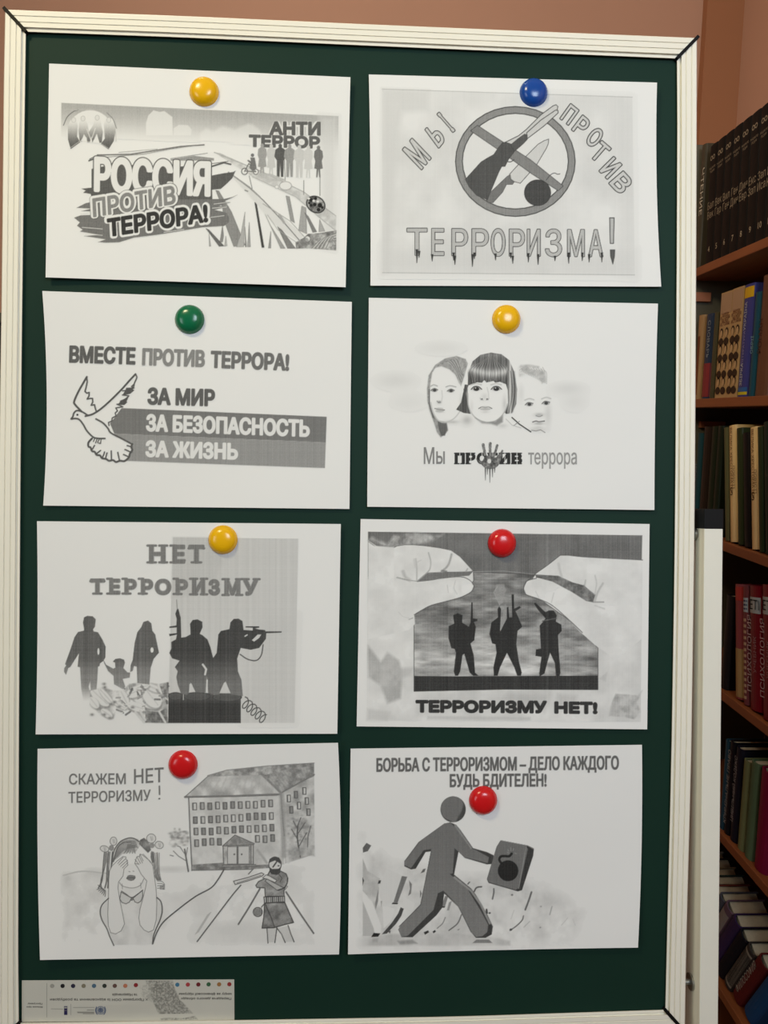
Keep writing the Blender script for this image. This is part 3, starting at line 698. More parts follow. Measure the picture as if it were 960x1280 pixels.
# girl in the middle: bobbed hair with a fringe
def hair(X, Y):
    n = fbm(X.shape[0], X.shape[1], 9, 3, 6); col = np.sin(X * .35 + 3 * n) * .5 + np.sin(X * .13 + 1.0) * .5
    t = Y + .0016 * (X - 505) ** 2
    base = .46 + .40 * np.exp(-((t - 195) / 26) ** 2) - .08 * ramp(t, 215, 270) + .10 * np.exp(-((t - 75) / 20) ** 2)
    base = np.where(X > 610, .52 + .3 * np.exp(-((X - 628) / 9) ** 2), base)
    return base + .09 * col
c.poly([(345, 272), (348, 190), (378, 115), (430, 72), (500, 57), (570, 68), (622, 108), (655, 185), (674, 300), (668, 400), (640, 462), (600, 466), (590, 455), (614, 400), (612, 310), (600, 268), (560, 252), (530, 258), (515, 246), (470, 256), (455, 240), (440, 258), (405, 255), (388, 268), (350, 275), (332, 330), (345, 405), (366, 466), (318, 460), (268, 437), (300, 390), (318, 310), (325, 270)], hair, soft=4)
for k in range(26):
    x = 352 + k * 10; c.stroke([(500 + (x - 500) * .45, 80 + abs(k - 13) * 3), (x, 170), (x + (k % 3 - 1) * 5, 235 + (k * 7 % 5) * 5)], 3.5, .34 if k % 2 else .72, .6, sm=True)
for k in range(6): c.stroke([(318 + k * 5, 300), (330 + k * 3, 390), (300 + k * 12, 445)], 4, .36, .7, sm=True)
for k in range(5): c.stroke([(620 + k * 10, 180), (632 + k * 9, 320), (612 + k * 9, 455)], 4, .34 if k % 2 else .8, .7, sm=True)
c.stroke([(345, 330), (352, 420), (395, 490), (470, 522), (540, 508), (588, 455), (610, 400)], 7, .78, sm=True, soft=6)
c.poly([(395, 492), (430, 515), (470, 524), (530, 515), (580, 475), (578, 520), (540, 545), (500, 532), (440, 528)], .58, .9, soft=14)
c.blob(590, 400, 14, 50, .86, .8); c.blob(370, 420, 12, 40, .93, .8); c.blob(575, 545, 30, 14, .85, .7)
for x, y in ((402, 298), (535, 298)):
    c.ell(x, y, 32, 14, .78, soft=8); c.ell(x, y + 1, 19, 14, .25, soft=4); c.ell(x - 5, y - 5, 4, 4, .9); c.stroke([(x - 34, y + 4), (x - 14, y - 14), (x + 14, y - 14), (x + 36, y + 4)], 6, .36, sm=True); c.stroke([(x - 36, y - 26), (x, y - 34), (x + 34, y - 26)], 8, .86, sm=True, soft=5)
c.ell(440, 367, 6, 5, .3, soft=3); c.ell(474, 367, 6, 5, .3, soft=3); c.blob(457, 352, 22, 22, .90, .8); c.stroke([(428, 360), (432, 372), (448, 374)], 4, .75); c.stroke([(486, 360), (482, 372), (468, 374)], 4, .75); c.stroke([(474, 290), (484, 330), (484, 355)], 6, .90, soft=4)
c.stroke([(418, 430), (440, 420), (462, 424), (484, 420), (506, 430)], 6, .50, sm=True); c.ell(462, 434, 36, 8, .74, .8, 7); c.ell(462, 420, 34, 6, .8, .7, 5); c.blob(462, 452, 24, 7, .86, .7)
c.part('printed_caption', 'caption in thin and stencil letters').crop(510, 540, .23958)
c.text('Мы', (83, 166), (191, 166), (0, -86), .50); c.text('террора', (628, 168), (880, 168), (0, -80), .60, grow=-.3)
for i, (ch, a, b) in enumerate((('П', 243, 297), ('Р', 302, 352), ('О', 358, 414), ('Т', 416, 468), ('И', 476, 534), ('В', 540, 596))):
    c.text(ch, (a, 168), (b, 168), (0, -60), .22, grow=5); 
    if ch in 'ПРТИВ':
        for y in (111, 165): c.stroke([(a, y), (b - 4 if ch != 'Р' or y < 140 else a + 26, y)], 6, .22)
    c.stroke([((a + b) / 2, 104), ((a + b) / 2 + 1, 172)], 4, .97, .9)
c.part('printed_hand', 'dark hand print')
hv = nz(5, 33, .30, .62)
c.poly([(352, 138), (385, 152), (400, 132), (430, 120), (455, 132), (470, 120), (492, 98), (486, 140), (468, 178), (435, 194), (400, 186), (380, 166)], hv, .92, sm=True)
for a, w in (([(392, 66), (396, 88)], 15), ([(398, 96), (402, 118)], 14), ([(429, 60), (428, 82)], 15), ([(428, 92), (430, 118)], 14), ([(465, 70), (460, 90)], 13), ([(457, 98), (450, 122)], 13), ([(492, 98), (484, 118)], 10)): c.stroke(a, w, hv, .95)
c.ell(424, 152, 10, 12, .95, soft=3)
for x, y in ((404, 252), (427, 264), (441, 236), (452, 212), (414, 222)): c.poly([(x - 4, 185), (x + 4, 185), (x + 1, y), (x - 1, y)], .42)
c.halftone(.012, 14, .006); sh.print(c, .988)
# ---- 5: third row left
q = [(46.2, 651.5), (426, 655), (421.6, 917.2), (44.5, 918)]
sh = Sheet(q, (.003, .005, .006, .004), (1.5, 0, 0, 0))
sh.build('printed_sheet', 'sheet with silhouettes of a walking family and two armed men, third row left', 'poster', SHEETS)
c = Canvas(*bbox(q)); c.part('printed_picture', 'grey panel, flowers and barrels').crop(30, 640, .42708)
c.poly([(436, 74), (803, 78), (792, 617), (421, 617)], lambda X, Y: .875 + .012 * np.sin(X * .31) * np.sin(X * .083) + .03 * ramp(Y, 100, 500))
c.poly([(436, 74), (580, 76), (580, 150), (540, 240), (432, 250)], .84, .7, soft=12); c.poly([(700, 300), (800, 300), (792, 617), (640, 617)], .86, .5, soft=50)
# flowers
c.crop(75, 755, .16667)
r = random.Random(4)
c.poly([(215, 690), (240, 640), (320, 625), (400, 650), (470, 650), (520, 600), (620, 585), (740, 600), (812, 590), (810, 892), (625, 890), (560, 810), (430, 770), (400, 860), (310, 840), (240, 760)], nz(14, 41, .62, 1.0), .9, soft=14)
def petal(x, y, rx, ry, rot, v=.98):
    c.ell(x + 5, y + 9, rx * 1.05, ry * 1.12, .58, .55, 14, rot); c.ell(x, y, rx, ry, v, .95, 9, rot); ca, sa_ = math.cos(rot), math.sin(rot)
    c.stroke([(x - rx * .8 * ca, y - rx * .8 * sa_), (x + rx * .8 * ca, y + rx * .8 * sa_)], 7, .84, .8, soft=8)
for x, y, rx, ry, rot in ((300, 700, 90, 42, .75), (345, 690, 80, 22, .85), (255, 740, 50, 30, .9), (640, 720, 120, 50, .45), (690, 700, 90, 60, .9), (560, 660, 70, 40, -.4), (480, 700, 60, 30, 1.1), (700, 630, 60, 26, .4), (620, 620, 50, 20, -.2), (570, 770, 70, 34, .3), (350, 820, 50, 26, .6), (450, 760, 50, 18, .5), (760, 640, 40, 20, 1.2)):
    petal(x, y, rx, ry, rot)
for k in range(42):
    x, y = r.uniform(420, 800), r.uniform(600, 820); a = r.uniform(0, 3.1); L = r.uniform(14, 42)
    c.stroke([(x, y), (x + L * math.cos(a), y + L * math.sin(a))], r.uniform(6, 16), r.choice((.45, .55, .66, .96, .98)), .8, soft=5)
for x, y in ((330, 600), (335, 625), (385, 750), (410, 735), (330, 830), (375, 855), (545, 775), (240, 830), (445, 770)): c.blob(x, y, 14, 10, .55, .9)
c.poly([(640, 800), (740, 810), (800, 780), (812, 892), (640, 890)], nz(6, 42, .42, .68), .9, soft=6)
for a in ([(565, 810), (630, 888)], [(745, 810), (790, 888)], [(600, 800), (640, 870)]): c.stroke(a, 16, .9, soft=4)
c.poly([(745, 600), (812, 585), (815, 700), (770, 680)], nz(5, 43, .45, .8), .8, soft=8); c.poly([(800, 590), (815, 590), (812, 660)], .45)
# barrels
c.crop(200, 740, .17708)
c.poly([(60, 715), (570, 712), (570, 925), (58, 925)], lambda X, Y: .42 - .12 * ramp(Y, 730, 800))
for x, y, rx, ry in ((110, 736, 50, 27), (262, 737, 95, 29), (475, 742, 102, 30)): c.ell(x, y, rx, ry, .42, line=.34, lw=5)
c.stroke([(165, 725), (165, 760)], 7, .75); c.stroke([(60, 775), (570, 780)], 4, .36)
pts = []
for k in range(60):
    t = k / 59; a = t * 5 * 2 * math.pi; pts.append((590 + 150 * t + 26 * math.sin(a) + 12 * math.cos(a), 775 + 125 * t - 34 * math.cos(a)))
c.stroke(pts, 7, .35, sm=False)
c.part('printed_silhouettes', 'dark silhouettes of a family walking and two men with rifles').crop(75, 755, .16667)
fam = lambda X, Y: .45 + .16 * ramp(Y, 380, 560) + .42 * ramp(Y, 580, 760)
c.poly([(180, 182), (172, 140), (180, 100), (205, 89), (245, 92), (268, 115), (262, 170), (248, 190), (252, 205), (285, 212), (320, 270), (342, 320), (340, 400), (325, 428), (300, 445), (296, 465), (285, 470), (280, 560), (274, 640), (228, 650), (218, 760), (175, 722), (160, 640), (150, 475), (132, 470), (142, 370), (110, 420), (78, 472), (62, 480), (45, 532), (30, 508), (32, 480), (46, 462), (38, 450), (75, 350), (108, 250), (135, 210), (180, 200)], fam, soft=3)
c.ell(288, 356, 8, 25, 1.0); c.poly([(215, 620), (226, 580), (230, 640), (222, 650)], .97)
c.poly([(322, 412), (345, 455), (400, 485), (415, 477), (412, 440), (396, 432), (415, 412), (450, 407), (480, 418), (487, 440), (475, 480), (505, 512), (527, 515), (522, 552), (470, 562), (490, 620), (470, 640), (430, 615), (405, 602), (402, 540), (360, 502), (330, 440)], fam, soft=3)
c.poly([(610, 172), (625, 135), (660, 124), (685, 145), (692, 200), (714, 228), (742, 365), (702, 412), (690, 450), (680, 480), (670, 605), (580, 592), (575, 470), (555, 465), (545, 502), (526, 510), (530, 460), (545, 420), (560, 290), (580, 212)], fam, soft=3)
c.ell(690, 345, 12, 20, 1.0)
c.crop(200, 740, .17708)
sol = lambda X, Y: .33 + .20 * ramp(Y, 400, 680)
c.poly([(80, 352), (112, 335), (120, 300), (68, 312), (64, 296), (118, 290), (118, 250), (66, 254), (66, 244), (115, 236), (118, 190), (108, 155), (120, 120), (130, 120), (146, 180), (150, 322), (180, 318), (215, 300), (215, 272), (212, 225), (230, 198), (265, 193), (298, 210), (300, 250), (280, 295), (300, 305), (335, 335), (356, 390), (375, 466), (400, 430), (412, 300), (430, 275), (490, 262), (497, 215), (520, 190), (555, 188), (582, 205), (590, 268), (655, 272), (655, 252), (604, 250), (604, 242), (700, 242), (700, 252), (668, 256), (700, 265), (740, 268), (746, 278), (858, 278), (858, 287), (750, 291), (748, 330), (700, 395), (640, 408), (570, 395), (545, 470), (550, 560), (575, 620), (585, 735), (500, 722), (465, 635), (452, 640), (425, 700), (420, 722), (380, 728), (340, 712), (330, 590), (322, 710), (250, 706), (222, 645), (208, 650), (204, 715), (190, 725), (148, 718), (125, 655), (115, 600), (125, 560), (105, 530), (138, 485), (85, 468), (66, 430), (80, 400)], sol, soft=2)
c.poly([(648, 340), (690, 300), (715, 300), (700, 325), (665, 350)], .9); c.stroke([(600, 312), (615, 303)], 9, .9); c.stroke([(302, 512), (326, 545), (318, 582)], 14, .92); c.stroke([(333, 622), (330, 700)], 10, .93)
c.poly([(205, 705), (215, 640), (250, 706)], .92); c.poly([(420, 715), (462, 632), (498, 715)], .9)
c.stroke([(117, 55), (122, 125)], 4, .5); c.stroke([(565, 440), (620, 475), (680, 483), (715, 445), (728, 372)], 8, .4, sm=True)
c.part('printed_lettering', 'grey slab serif letters').crop(100, 665, .25)
def slab(t, x0, x1, yb, cap, cuts, v):
    for gr, vv in ((7, .50), (4.5, v)):
        c.text(t, (x0, yb), (x1, yb), (0, -cap), vv, grow=gr if gr > 5 else 4.5, alpha=.85 if gr > 5 else 1, soft=6 if gr > 5 else 0)
    for a, b, y in cuts: c.stroke([(a, y), (b, y)], 12, v)
T1, T2 = 158, 68
slab('Н', 345, 428, T1, 94, [(337, 380, T1 - 6), (396, 436, T1 - 6), (337, 380, T2), (396, 436, T2)], .55)
slab('Е', 462, 526, T1, 94, [(452, 480, T1 - 6), (452, 480, T2), (518, 520, T2 + 12), (520, 524, T1 - 16)], .55)
slab('Т', 542, 622, T1, 94, [(558, 606, T1 - 6), (543, 548, T2 + 14), (616, 621, T2 + 14)], .55)
T1, T2 = 313, 234
for ch, a, b, cu in (('Т', 50, 124, [(66, 108, T1 - 5), (52, 56, T2 + 12), (118, 122, T2 + 12)]), ('Е', 146, 202, [(136, 160, T1 - 5), (136, 160, T2)]), ('Р', 222, 284, [(212, 252, T1 - 5), (212, 234, T2)]), ('Р', 304, 366, [(294, 334, T1 - 5), (294, 316, T2)]), ('О', 374, 456, []), ('Р', 478, 540, [(468, 508, T1 - 3), (468, 490, T2)]),
                     ('И', 560, 626, [(550, 586, T1 - 1), (604, 636, T1 - 1), (550, 586, T2), (604, 636, T2)]), ('З', 642, 700, []), ('М', 722, 802, [(712, 744, T1 + 2), (780, 812, T1 + 2), (712, 744, T2 + 2), (780, 812, T2 + 2)]), ('У', 816, 890, [(808, 844, T2 + 2), (868, 898, T2 + 2)])):
    slab(ch, a, b, T1 + (a - 50) * .007, 80, cu, .55)
c.halftone(.016, 15, .022); sh.print(c)

# ---- 6: third row right
q = [(450.8, 648.8), (812, 655), (809, 911.7), (445.8, 908)]
sh = Sheet(q, (.002, .003, .004, .003), (0, 0, 0, 0))
sh.build('printed_sheet', 'sheet with two big hands tearing a dark picture of three soldiers', 'poster', SHEETS)
c = Canvas(*bbox(q)); c.part('printed_picture', 'grey picture of cloudy sky and two pinching hands').crop(430, 640, .41667)
c.poly([(72, 59), (895, 70), (890, 630), (68, 625)], nz(40, 51, .90, 1.0))
c.poly([(72, 400), (110, 450), (130, 420), (165, 445), (175, 480), (170, 560), (130, 575), (110, 520), (72, 495)], nz(20, 52, .74, .84), .9, soft=10)
c.poly([(160, 470), (210, 465), (200, 490), (165, 500)], .82, .7, soft=12); c.poly([(130, 330), (205, 305), (205, 330), (150, 360)], .82, .5, soft=16)
c.poly([(240, 545), (330, 550), (300, 600), (220, 610), (215, 570)], .88, .6, soft=20); c.poly([(500, 540), (620, 545), (600, 600), (480, 560)], .80, .6, soft=22); c.poly([(640, 545), (700, 550), (690, 590), (640, 590)], .82, .6, soft=14)
c.poly([(800, 580), (815, 545), (880, 550), (895, 535), (880, 570), (890, 600), (870, 622), (840, 615), (795, 612)], nz(10, 53, .70, .86), .9, soft=5); c.poly([(765, 500), (790, 480), (785, 510)], .84, .8, soft=5)
c.poly([(250, 612), (560, 615), (560, 625), (250, 622)], .84, .6, soft=6); c.poly([(70, 590), (140, 600), (130, 626), (68, 625)], .87, .7, soft=10)
SK = lambda X, Y: .50 + .06 * np.clip((fbm(X.shape[0], X.shape[1], 30, 4, 54) - .5) * 2, -1, 1)
c.poly([(72, 59), (895, 70), (893, 143), (760, 140), (650, 129), (575, 187), (540, 240), (389, 240), (389, 178), (320, 116), (180, 104), (110, 110), (72, 85)], SK)
c.poly([(72, 85), (85, 75), (130, 95), (150, 70), (215, 62), (270, 72), (300, 66), (260, 90), (200, 100), (150, 110)], nz(9, 55, .55, .95), .75, soft=10); c.blob(230, 80, 30, 14, .85, .7)
c.part('printed_soldiers', 'dark torn picture of three soldiers against a cloudy sky')
def torn(X, Y):
    n = streaks(X.shape[0], X.shape[1], 26, 5, 56, 4); m = fbm(X.shape[0], X.shape[1], 60, 3, 57)
    b = .52 + .22 * ramp(Y, 210, 470) - .20 * ramp(X, 640, 770) * ramp(Y, 330, 380) + .10 * np.exp(-((X - 450) / 200) ** 2) * ramp(Y, 330, 480)
    return b + .62 * (n - .5) + .16 * (m - .5)
c.poly([(210, 305), (275, 275), (370, 240), (389, 205), (388, 180), (575, 187), (545, 210), (545, 245), (600, 270), (690, 335), (762, 408), (762, 533), (480, 532), (210, 538)], torn, line=.4, lw=2)
c.stroke([(388, 179), (480, 177), (575, 187)], 2, .66)
c.blob(435, 222, 26, 9, .72, .7); c.blob(520, 222, 20, 7, .75, .7)
c.poly([(210, 492), (330, 493), (762, 491), (762, 533), (480, 532), (210, 538)], .27)
c.crop(510, 730, .26042)
c.poly([(425, 0), (462, 0), (470, 30), (455, 90), (440, 100), (415, 40)], .70, .7, soft=5); c.stroke([(430, 10), (412, 40), (440, 100)], 4, .72)
SV = .24
c.poly([(218, 165), (217, 150), (238, 140), (262, 150), (260, 185), (292, 205), (300, 185), (302, 140), (304, 88), (310, 88), (312, 165), (333, 168), (333, 177), (316, 182), (326, 205), (318, 270), (300, 285), (315, 340), (322, 425), (338, 440), (312, 440), (296, 425), (270, 335), (262, 340), (250, 420), (240, 440), (226, 440), (220, 420), (230, 330), (224, 312), (208, 308), (194, 260), (195, 202), (222, 190)], SV)
c.poly([(430, 120), (438, 107), (447, 120), (445, 150), (442, 228), (475, 165), (474, 112), (482, 110), (486, 160), (500, 160), (497, 50), (508, 50), (510, 118), (536, 106), (542, 114), (516, 130), (530, 160), (548, 205), (526, 225), (520, 290), (532, 370), (546, 425), (542, 440), (524, 440), (510, 400), (475, 330), (442, 400), (430, 440), (412, 440), (410, 400), (425, 330), (420, 290), (404, 285), (391, 240), (400, 185), (432, 160)], SV)
c.poly([(465, 95), (474, 108), (472, 160), (445, 225), (444, 180), (455, 150)], .66)
c.poly([(604, 93), (612, 90), (660, 135), (676, 127), (700, 127), (714, 150), (710, 180), (736, 195), (738, 225), (720, 245), (723, 310), (732, 425), (727, 442), (710, 440), (705, 380), (682, 330), (668, 380), (655, 430), (632, 443), (630, 430), (640, 350), (612, 345), (614, 314), (638, 310), (632, 200), (645, 185), (660, 165), (622, 122)], SV)
c.stroke([(645, 178), (690, 168), (712, 165)], 5, .4)
c.part('printed_hands', 'two large pale hands')
HV = nz(26, 58, .93, 1.0)
c.crop(455, 660, .1875)
c.poly([(28, 90), (70, 120), (110, 130), (180, 140), (220, 120), (270, 112), (330, 112), (400, 118), (500, 132), (580, 148), (640, 190), (690, 245), (728, 287), (700, 293), (550, 294), (420, 300), (355, 355), (300, 350), (240, 335), (28, 340)], HV, line=.45, lw=4)
c.poly([(28, 325), (240, 333), (300, 352), (355, 356), (440, 348), (520, 335), (640, 325), (700, 345), (732, 385), (715, 425), (650, 460), (560, 486), (450, 515), (390, 545), (335, 578), (340, 640), (300, 680), (28, 740)], HV)
c.stroke([(355, 356), (440, 348), (520, 335), (640, 325), (700, 345), (732, 385), (715, 425), (650, 460), (560, 486), (450, 515), (390, 545), (335, 578)], 5, .42, sm=True)
c.poly([(28, 92), (60, 118), (200, 128), (200, 700), (28, 740)], HV, soft=8)
c.poly([(355, 354), (420, 302), (550, 295), (728, 289), (700, 318), (560, 328), (430, 350)], .52)
for a, w, v in (([(345, 205), (352, 270), (352, 348)], 9, .80), ([(335, 210), (342, 260)], 14, .86), ([(430, 165), (444, 220), (440, 270), (418, 300), (360, 350)], 8, .72), ([(584, 175), (572, 220), (556, 255), (518, 290)], 12, .66), ([(520, 285), (548, 290)], 12, .5), ([(680, 290), (690, 272)], 8, .7), ([(260, 290), (275, 325), (305, 348)], 20, .80), ([(220, 330), (300, 350)], 8, .68), ([(610, 350), (600, 400), (620, 440)], 6, .88), ([(555, 380), (562, 430)], 5, .86), ([(350, 230), (380, 215)], 6, .86), ([(230, 560), (260, 590), (300, 600)], 5, .88), ([(300, 610), (325, 600)], 6, .7)):
    c.stroke(a, w, v, .85, soft=w * .8, sm=True)
c.blob(690, 385, 26, 26, 1.0, .7); c.blob(490, 250, 40, 30, .93, .6); c.blob(290, 200, 40, 40, .97, .5); c.blob(120, 450, 90, 60, .94, .6); c.blob(640, 400, 10, 30, .92, .6)
c.crop(625, 660, .19792)
c.poly([(220, 291), (300, 235), (380, 172), (430, 172), (520, 182), (700, 192), (900, 202), (895, 700), (700, 860), (690, 800), (600, 740), (500, 650), (430, 575), (330, 490), (250, 450), (165, 420), (150, 380), (170, 335), (230, 317), (330, 337), (480, 412), (590, 470), (600, 425), (530, 362), (460, 342), (370, 300)], HV)
c.stroke([(900, 202), (700, 192), (520, 182), (430, 172), (380, 172), (300, 235), (220, 291)], 5, .45)
c.stroke([(520, 660), (430, 575), (330, 490), (250, 450), (165, 420), (150, 380), (170, 335), (230, 317)], 5, .45, sm=True)
c.poly([(222, 293), (370, 302), (460, 344), (530, 362), (602, 425), (588, 470), (545, 462), (450, 402), (330, 338), (228, 312)], nz(9, 59, .40, .62))
for a, w, v in (([(370, 225), (378, 270), (390, 305)], 14, .84), ([(530, 362), (545, 385), (600, 422)], 8, .62), ([(600, 300), (610, 350), (600, 415)], 8, .84), ([(650, 350), (620, 400), (598, 460)], 12, .78), ([(590, 468), (655, 468)], 7, .60), ([(540, 330), (535, 360)], 8, .78), ([(340, 410), (325, 470)], 6, .88), ([(600, 490), (660, 510)], 8, .86), ([(225, 400), (245, 440)], 6, .88)):
    c.stroke(a, w, v, .85, soft=w * .8, sm=True)
c.blob(450, 300, 50, 30, .95, .6); c.blob(760, 330, 90, 60, .96, .6); c.blob(800, 560, 70, 90, .95, .6)
c.part('printed_lettering', 'bold dark capitals').crop(510, 730, .26042)
c.text('ТЕРРОРИЗМУ', (36, 618), (667, 622), (0, -62), .25, grow=6); c.text('НЕТ!', (702, 623), (910, 625), (0, -60), .25, grow=6)
c.halftone(.018, 16, .02); sh.print(c)

# ---- 7: bottom left, pencil drawing
q = [(47, 936), (422.5, 928.5), (423.8, 1193), (50, 1200)]
sh = Sheet(q, (.003, .007, .004, .010), (-1.5, 0, 3, 0))
sh.build('printed_sheet', 'sheet with a pencil drawing of a girl covering her eyes beside a school building', 'poster', SHEETS)
c = Canvas(*bbox(q)); c.part('printed_building', 'pencil drawn school building, trees and ground').crop(30, 920, .42708)
c.poly([(110, 410), (220, 385), (430, 375), (480, 390), (850, 380), (850, 610), (110, 610)], nz(40, 61, .93, 1.02), .9, soft=20)
c.poly([(115, 400), (200, 390), (260, 400), (230, 480), (215, 580), (115, 560)], nz(24, 62, .86, .98), .7, soft=25); c.blob(430, 390, 60, 10, .86, .7); c.blob(640, 560, 110, 26, .91, .7); c.blob(770, 440, 40, 60, .92, .7)
c.stroke([(115, 408), (170, 396), (240, 402)], 4, .84, sm=True)
c.crop(200, 945, .20833)
c.poly([(170, 252), (725, 232), (745, 650), (560, 660), (190, 685)], nz(26, 63, .82, .97))
c.poly([(725, 225), (925, 118), (928, 590), (750, 645)], nz(16, 64, .68, .92))
c.poly([(150, 245), (290, 120), (612, 110), (725, 222), (700, 236), (170, 248)], nz(20, 65, .70, .93), line=.58, lw=6)
c.poly([(612, 110), (800, 58), (925, 45), (925, 122), (730, 218)], nz(8, 66, .55, .78))
c.poly([(285, 118), (400, 85), (640, 62), (800, 48), (925, 42), (920, 62), (800, 70), (640, 112), (290, 124)], nz(8, 67, .55, .85))
c.stroke([(150, 246), (450, 240), (725, 230)], 12, .55); c.stroke([(725, 222), (925, 112)], 9, .55); c.stroke([(285, 118), (400, 85), (640, 60), (925, 42)], 5, .6); c.stroke([(612, 110), (720, 215)], 14, .6, soft=6)
for k in range(14): c.stroke([(640 + k * 20, 105 - k * 3), (720 + k * 14, 200 - k * 8)], 4, .6, .5)
for k in range(10): c.stroke([(320 + 40 * k, 125 + (k % 2) * 10), (280 + 44 * k, 200)], 9, .76, .4, soft=8)
c.stroke([(172, 252), (180, 450), (192, 686)], 7, .5); c.stroke([(730, 230), (738, 430), (742, 600)], 26, .68, .8, soft=14); c.stroke([(725, 232), (745, 480)], 5, .6)
rr = random.Random(9)
def win(x, y, w=24, h=40):
    c.poly([(x - w / 2, y - h / 2), (x + w / 2, y - h / 2), (x + w / 2 + 1, y + h / 2), (x - w / 2 + 1, y + h / 2)], rr.choice((.62, .74, .9, .84)), line=.42, lw=5)
    c.stroke([(x - w / 2 + 4, y - h / 2 + 4), (x - w / 2 + 5, y + h / 2)], 5, .5)
for row, (ya, yb) in enumerate(((303, 287), (385, 358), (455, 432), (522, 494))):
    for k in range(11):
        if row == 3 and 4 <= k <= 7: continue
        win(207 + row * 4 + k * 45.6, ya + (yb - ya) * k / 10 + rr.uniform(-3, 3))
for x, y in ((772, 255), (815, 232), (865, 210), (787, 323), (833, 298), (880, 270), (890, 337)): win(x, y, 20, 40)
c.poly([(375, 540), (450, 474), (565, 525), (560, 535)], nz(8, 68, .58, .8), line=.48, lw=5); c.poly([(378, 540), (560, 532), (560, 650), (382, 652)], nz(10, 69, .70, .9), line=.5, lw=6)
c.poly([(405, 545), (535, 540), (535, 648), (405, 648)], .88, line=.5, lw=4); c.stroke([(465, 545), (465, 648)], 12, .5); c.stroke([(545, 540), (545, 648)], 10, .58); c.ell(446, 590, 5, 5, .4); c.ell(490, 590, 5, 5, .4)
c.poly([(192, 652), (380, 640), (380, 660), (570, 655), (660, 650), (655, 672), (570, 678), (192, 688)], nz(7, 70, .5, .72)); c.stroke([(190, 686), (560, 680)], 5, .5); c.stroke([(375, 655), (575, 652)], 5, .48); c.stroke([(365, 668), (580, 664)], 4, .5)
for cx_, cy_, n, sp in ((110, 490, 60, (60, 70)), (842, 440, 80, (75, 90))):
    for k in range(n):
        a, rad = rr.uniform(0, 6.28), rr.random() ** .6
        c.blob(cx_ + sp[0] * rad * math.cos(a), cy_ + sp[1] * rad * math.sin(a), rr.uniform(6, 14), rr.uniform(5, 10), rr.choice((.55, .66, .9)), .6)
c.stroke([(170, 692), (158, 620), (148, 560)], 9, .45, sm=True)
for a in ([(158, 630), (110, 600), (80, 570)], [(155, 610), (165, 550)], [(150, 590), (120, 545), (105, 540)], [(80, 600), (60, 595)]): c.stroke(a, 5, .55)
c.stroke([(842, 605), (825, 500), (826, 420)], 9, .42, sm=True)
for a in ([(825, 500), (790, 440)], [(825, 470), (870, 400)], [(826, 440), (800, 390)], [(885, 560), (888, 480), (905, 420)], [(835, 540), (880, 460)], [(826, 420), (845, 370)]): c.stroke(a, 6, .48)
c.poly([(770, 560), (925, 540), (928, 600), (860, 590), (770, 640)], nz(10, 71, .62, .85), .8, soft=14); c.stroke([(585, 565), (620, 610), (640, 640)], 14, .75, soft=10)
c.part('printed_road', 'pencil lines of a road and a path').crop(180, 1060, .22917)
for a, w, v in (([(436, 118), (405, 170), (365, 218), (280, 265), (180, 340), (105, 405), (68, 465), (48, 522)], 7, .38), ([(592, 118), (570, 142)], 6, .5), ([(528, 203), (480, 260), (400, 365), (290, 510)], 7, .44)): c.stroke(a, w, v, sm=True)
for k in range(14): c.stroke([(280 + k * 5, 470 - k * 8), (300 + k * 5, 455 - k * 8)], 5, .72, .6)
c.part('printed_kerb', 'pencil line left of the masked man')
c.stroke([(632, 222), (575, 320), (515, 416)], 9, .48, sm=True)
c.part('printed_kerb', 'pencil line right of the masked man'); c.stroke([(775, 240), (850, 355), (925, 465)], 9, .48, sm=True)
c.part('printed_soldier', 'pencil drawn masked man with a rifle').crop(280, 1060, .125)
c.poly([(455, 235), (565, 230), (622, 258), (640, 305), (632, 350), (600, 420), (602, 482), (412, 484), (408, 400), (330, 395), (318, 375), (345, 335), (420, 300)], nz(10, 73, .55, .74), line=.3, lw=8)
c.poly([(405, 552), (608, 545), (650, 640), (696, 745), (610, 765), (500, 798), (380, 802), (398, 690)], nz(10, 74, .46, .66), line=.28, lw=9); c.stroke([(412, 560), (470, 690), (505, 790)], 8, .3); c.blob(500, 560, 50, 14, .85, .6)
c.poly([(398, 490), (606, 482), (608, 538), (405, 550)], .8, line=.3, lw=8)
for k in range(9): c.stroke([(425 + k * 20, 492), (427 + k * 20, 545)], 8 if k % 3 else 14, .38)
for a in ([(430, 800), (440, 950)], [(528, 800), (508, 945)], [(528, 800), (575, 860), (612, 945)], [(640, 775), (668, 860), (700, 938)]): c.stroke(a, 10, .26)
c.poly([(430, 805), (526, 802), (508, 940), (440, 945)], .8, .5); c.poly([(535, 800), (640, 778), (695, 935), (615, 940)], .8, .5)
c.ell(510, 165, 62, 75, .92, line=.3, lw=8); c.poly([(450, 150), (455, 110), (500, 88), (550, 95), (575, 140), (572, 165), (545, 145), (510, 125), (470, 140)], .36)
c.poly([(455, 190), (480, 210), (545, 208), (570, 185), (560, 250), (530, 270), (475, 262), (455, 235)], .34); c.stroke([(525, 140), (490, 190)], 14, .35); c.ell(545, 178, 10, 6, .3)
c.poly([(95, 332), (240, 295), (375, 248), (400, 262), (380, 282), (250, 325), (112, 366)], .93, line=.38, lw=8); c.stroke([(130, 350), (370, 272)], 6, .5)
c.poly([(385, 300), (420, 268), (455, 280), (530, 325), (510, 345), (430, 310)], .93, line=.35, lw=6); c.poly([(410, 330), (430, 310), (560, 380), (600, 400), (530, 422)], .78, line=.32, lw=6)
c.stroke([(635, 300), (632, 350), (600, 398), (540, 425)], 9, .3, sm=True); c.stroke([(610, 420), (635, 385), (615, 370)], 6, .45); c.stroke([(545, 260), (580, 300), (560, 340)], 7, .35)
